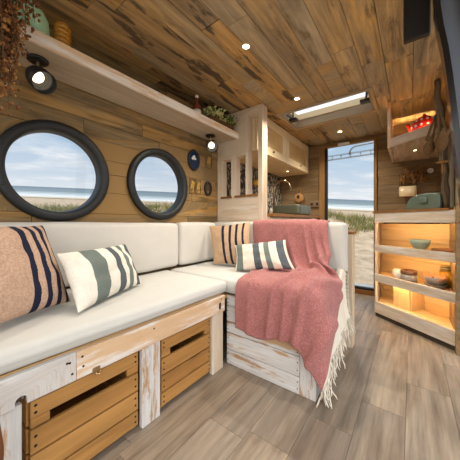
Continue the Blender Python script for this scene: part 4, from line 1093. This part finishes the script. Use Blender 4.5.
# kettle
kt = thing('kettle', 'red enamel kettle with white dots on the corner wall shelf', 'kettle', fl(.215, .13, 1.519)); KS = 1.2; kc = fl(.205, .108, 1.5185); KX = Matrix.Translation(kc) @ Matrix.Scale(KS, 4)
def kprof(): return [(0, 0), (.066, 0), (.072, .006), (.075, .03), (.074, .08), (.066, .112), (.050, .125), (.040, .127), (0, .127)]
mb = MB(); mb.lathe(kprof(), 36, KX, wcs=2.23); mb.build('body', M['kettle'], kt)
mb = MB(); mb.lathe([(0, .1275), (.040, .1275), (.038, .136), (.02, .146), (.007, .15), (.011, .16), (0, .166)], 24, KX); mb.build('lid', M['red'], kt)
mb = MB(); V3 = lambda e, z: kc+(EX*e+Vector((0, 0, z)))*KS
mb.tube([V3(-.062, .06), V3(-.087, .08), V3(-.107, .122), V3(-.124, .132)], [.022, .018, .013, .011], 12); mb.build('spout', M['red'], kt)
mb = MB(); mb.tube([V3(.06, .105), V3(.09, .12), V3(.112, .105), V3(.112, .075), V3(.07, .045)], .009, 10); mb.build('handle', M['red'], kt)

# driftwood post with baskets
dp = thing('driftwood_post', 'gnarled driftwood post standing at the right end of the cabinet', 'post', (.195, 2.28, .9455))
pts = []; rs = []
rg = random.Random(4)
for i in range(22):
    f = i/21; pts.append((.199-.060*f+.005*math.sin(i*1.3), 2.235+.004*math.cos(i*1.7), .946+(ZC-.004-.946)*f)); rs.append(.022+.006*noise.noise((i*.6, 2, 1))+.005*math.sin(i*.9))
mb = MB(); mb.tube(pts, rs, 12); o = mb.build('trunk', M['drift'], dp)
mb = MB(); mb.box((.206, 2.165, .946), (.2235, 2.195, ZC-.003), 2, .003); mb.build('edge_strip', M['pale_drift'], dp)['label'] = 'pale weathered strip'
mb = MB(); c = Vector((.168, 2.205, 1.262)); mb.tube([c+Vector((.028*math.cos(2*PI*i/16), .01*math.sin(2*PI*i/16)-.006, .006*math.sin(2*PI*i/16))) for i in range(16)], .005, 8, closed=True)
mb.tube([c+Vector((.0, .01, 0)), c+Vector((.002, .016, -.03)), c+Vector((0, .012, -.075))], .006, 8); mb.build('ring_hook', M['dried2'], dp)
def bag(c, w, h, label, hang):
    t = thing('crochet_bag', label, 'bag', (c[0], c[1], c[2]-h/2), 0, 'crochet bags on the driftwood post')
    prof = [(w*math.sin(PI*min(1, i/12))**.8*(1.0 if i < 6 else (1-.45*((i-6)/6)**1.3)) if 0 < i < 12 else (0 if i == 0 else w*.25), -h/2+h*i/12) for i in range(13)]
    mb = MB(); mb.lathe(prof, 20, Matrix.Translation(c) @ Matrix.Rotation(.10, 4, 'Y'), sy=.75); o = mb.build('pouch', M['jute'], t)
    mb = MB(); topp = Vector(hang); b0 = Vector(c)+Vector((0, 0, h*.46))
    for sx in (-1, 1): mb.tube([b0+Vector((sx*w*.5, 0, -h*.12)), b0.lerp(topp, .5)+Vector((sx*w*.30, -.004, 0)), topp+Vector((sx*.004, 0, 0))], .0075, 8)
    mb.build('strap', M['jute'], t)
bag((.098, 2.20, 1.375), .034, .15, 'crochet jute bag hanging on the left on the driftwood post', (.139, 2.206, 1.60))
bag((.160, 2.150, 1.395), .038, .17, 'fuller crochet jute bag hanging on the right on the driftwood post', (.146, 2.200, 1.62))

# holder with dried flowers on rear wall, white disc
hd = thing('hanging_holder', 'cream enamel holder hanging on the rear wall above the bread bin', 'holder', (-.035, 3.15, 1.116))
X = Matrix.Translation((-.035, 3.155, 1.117)) @ Matrix.Diagonal((1.9, 1, 1, 1))
mb = MB(); mb.lathe([(0, 0), (.038, 0), (.040, .004), (.040, .108), (.037, .108), (.036, .01), (0, .008)], 28, X); mb.build('pot', M['cream_enamel'], hd)
mb = MB(); mb.tube([(-.108, 3.192, 1.20), (-.108, 3.193, 1.37), (.0, 3.193, 1.375), (.037, 3.193, 1.37), (.037, 3.192, 1.20)], .0035, 6); mb.build('wire', M['black'], hd)
ds = thing('dried_spray', 'spray of dried leaves and twigs in the cream holder', 'dried flowers', (-.035, 3.15, 1.20))
ms = MB(); mh = MB(); rg = random.Random(8)
for k in range(30):
    p = Vector((-.035+rg.gauss(0, .03), 3.15, 1.14)); tip = Vector((-.02+rg.gauss(.02, .075), 3.15+rg.uniform(-.04, .02), 1.25+abs(rg.gauss(0, .07))+.04))
    tip.x = max(-.11, min(.14, tip.x)); ms.tube([p, p.lerp(tip, .5)+Vector((0, 0, .02)), tip], .002, 5)
    for q in range(6):
        a = p.lerp(tip, rg.uniform(.7, 1.))+Vector((rg.gauss(0, .01), rg.gauss(0, .01), rg.gauss(0, .012))); a.y = min(a.y, 3.18); mh.blob(a, rg.uniform(.005, .011), 0, 5, 3, (1.2, .6, .8))
ms.build('twigs', M['stem'], ds)['kind'] = 'stuff'; mh.build('leaves', M['dried2'], ds)['kind'] = 'stuff'
wd = thing('wall_dial', 'small white round dial on the rear wall beside the dried spray', 'dial', (.150, 3.195, 1.34))
mb = MB(); mb.lathe([(0, 0), (.034, 0), (.034, .012), (.030, .015), (.028, .012), (0, .012)], 28, Matrix.Translation((.150, 3.199, 1.373)) @ Matrix.Rotation(PI/2, 4, 'X')); mb.build('rim', M['black'], wd)
mb = MB(); mb.lathe([(0, .0122), (.0275, .0122), (.0275, .0135), (0, .0135)], 28, Matrix.Translation((.150, 3.199, 1.373)) @ Matrix.Rotation(PI/2, 4, 'X'), sm=False); mb.build('face', M['white_plast'], wd)

# ------------------------------------------------------------------ black box and glossy door edge top right
mb = MB(); mb.box((-.030, 1.30, 1.640), (.062, 1.33, ZC-.001), 2, .004); o = mb.build('ceiling_box', M['black'], None, (.016, 1.315, 1.640))
tag(o, 'matt black box fixed to the ceiling at the top right', 'box')
sd = thing('sliding_door_edge', 'glossy black curved edge of the side door with window strip coloured like reflected sky', 'door', (.15, 1.25, 0))
zz = [ZC-.002, 1.77, 1.68, 1.60, 1.51, 1.41, 1.30, 1.20, 1.10, 1.0, .94, .85, .7, .5, .25, .02]
xx = [.066, .0665, .069, .078, .092, .103, .113, .122, .130, .139, .145, .155, .17, .185, .19, .19]
def ribbon(name, w0, w1, y0, y1, mat):
    vs = []; fs = []
    for x, z in zip(xx, zz):
        vs += [(x+w0, y0, z), (x+w1, y0, z), (x+w1, y1, z), (x+w0, y1, z)]
    m_ = len(zz)
    for i in range(m_-1):
        for k in range(4): fs.append((i*4+k, i*4+(k+1) % 4, (i+1)*4+(k+1) % 4, (i+1)*4+k))
    fs += [(0, 3, 2, 1), ((m_-1)*4, (m_-1)*4+1, (m_-1)*4+2, (m_-1)*4+3)]
    mb = MB(); mb.add(vs, fs); o = mb.build(name, M[mat], sd)
    bm = bmesh.new(); bm.from_mesh(o.data); bmesh.ops.recalc_face_normals(bm, faces=bm.faces); bm.to_mesh(o.data); bm.free()
ribbon('edge_trim', 0, .018, 1.215, 1.285, 'blackgloss'); ribbon('window_strip', .0182, .075, 1.235, 1.275, 'sky_glass'); ribbon('edge_trim', .0752, .105, 1.215, 1.285, 'blackgloss')

# ------------------------------------------------------------------ world
w = bpy.data.worlds.new('sky'); SC.world = w; w.use_nodes = True; t = w.node_tree; t.nodes.clear()
class WT(NT):
    def __init__(s, tree): s.t = tree
k = WT(t)
out = k.n('ShaderNodeOutputWorld'); bg = k.n('ShaderNodeBackground'); k.l(bg.outputs[0], out.inputs[0])
d = k.n('ShaderNodeTexCoord').outputs['Generated']
def dot(v, vec):
    n = k.n('ShaderNodeVectorMath', operation='DOT_PRODUCT'); k.l(v, n.inputs[0]); n.inputs[1].default_value = vec; return n.outputs['Value']
el = dot(d, tuple(NRM))
base = k.ramp(el, [(0., S(222,228,232)), (.05, S(200,213,226)), (.16, S(174,198,220)), (.32, S(142,176,210)), (.6, S(150,182,212)), (1., S(170,196,222))])
den = k.math('ADD', k.math('MAXIMUM', el, 0.), .10)
sc_ = k.n('ShaderNodeVectorMath', operation='SCALE'); k.l(d, sc_.inputs[0]); k.l(k.math('DIVIDE', 1., den), sc_.inputs['Scale'])
cn = k.noise(k.scale(sc_.outputs[0], (.75, .75, .0), (1.3, .4, 0)), 1, 7, .58, .3)
cl_f = k.ramp(cn, [(.46, G(0)), (.62, G(1))])
cshade = k.ramp(k.noise(k.scale(sc_.outputs[0], (1.1, 1.1, 0), (4.3, 2.4, 0)), 1, 6, .6), [(.35, S(206,213,222)), (.6, S(244,245,246))])
sky = k.mix(k.math('MULTIPLY', cl_f, .85), base, cshade)
# fill light: unseen sky behind camera and right, brightened to light the interior
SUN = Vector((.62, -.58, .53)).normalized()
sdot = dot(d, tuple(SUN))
fill_glow = k.ramp(k.math('MULTIPLY', k.math('ADD', sdot, 1.), .5), [(.45, G(0)), (.80, G(.35)), (1., G(1))])
str_ = k.math('ADD', 1.0, k.math('MULTIPLY', fill_glow, 2.3))
sky = k.mix(k.math('MINIMUM', k.math('MULTIPLY', fill_glow, 1.8), 1.), sky, (.70, .69, .675, 1))
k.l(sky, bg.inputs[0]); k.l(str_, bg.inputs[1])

L = bpy.data.lights.new('sun', 'SUN'); L.energy = .5; L.angle = math.radians(25); L.color = (1, .96, .9)
lo = bpy.data.objects.new('sun', L); COL.objects.link(lo); lo.rotation_euler = SUN.to_track_quat('Z', 'Y').to_euler()

# ------------------------------------------------------------------ camera
F = 241.; yaw = math.atan2(182, F)
cam = bpy.data.cameras.new('camera'); co = bpy.data.objects.new('camera', cam); COL.objects.link(co)
cam.sensor_width = 36; cam.lens = F/460*36; cam.shift_y = -8/460; cam.clip_start = .02; cam.clip_end = 6000
co.location = (0, 0, .85); co.rotation_euler = (PI/2, 0, yaw)
SC.camera = co
SC.view_settings.view_transform = 'Standard'; SC.view_settings.look = 'None'; SC.view_settings.gamma = 1; SC.view_settings.exposure = 0.12
try: SC.view_settings.use_curve_mapping = False
except Exception: pass
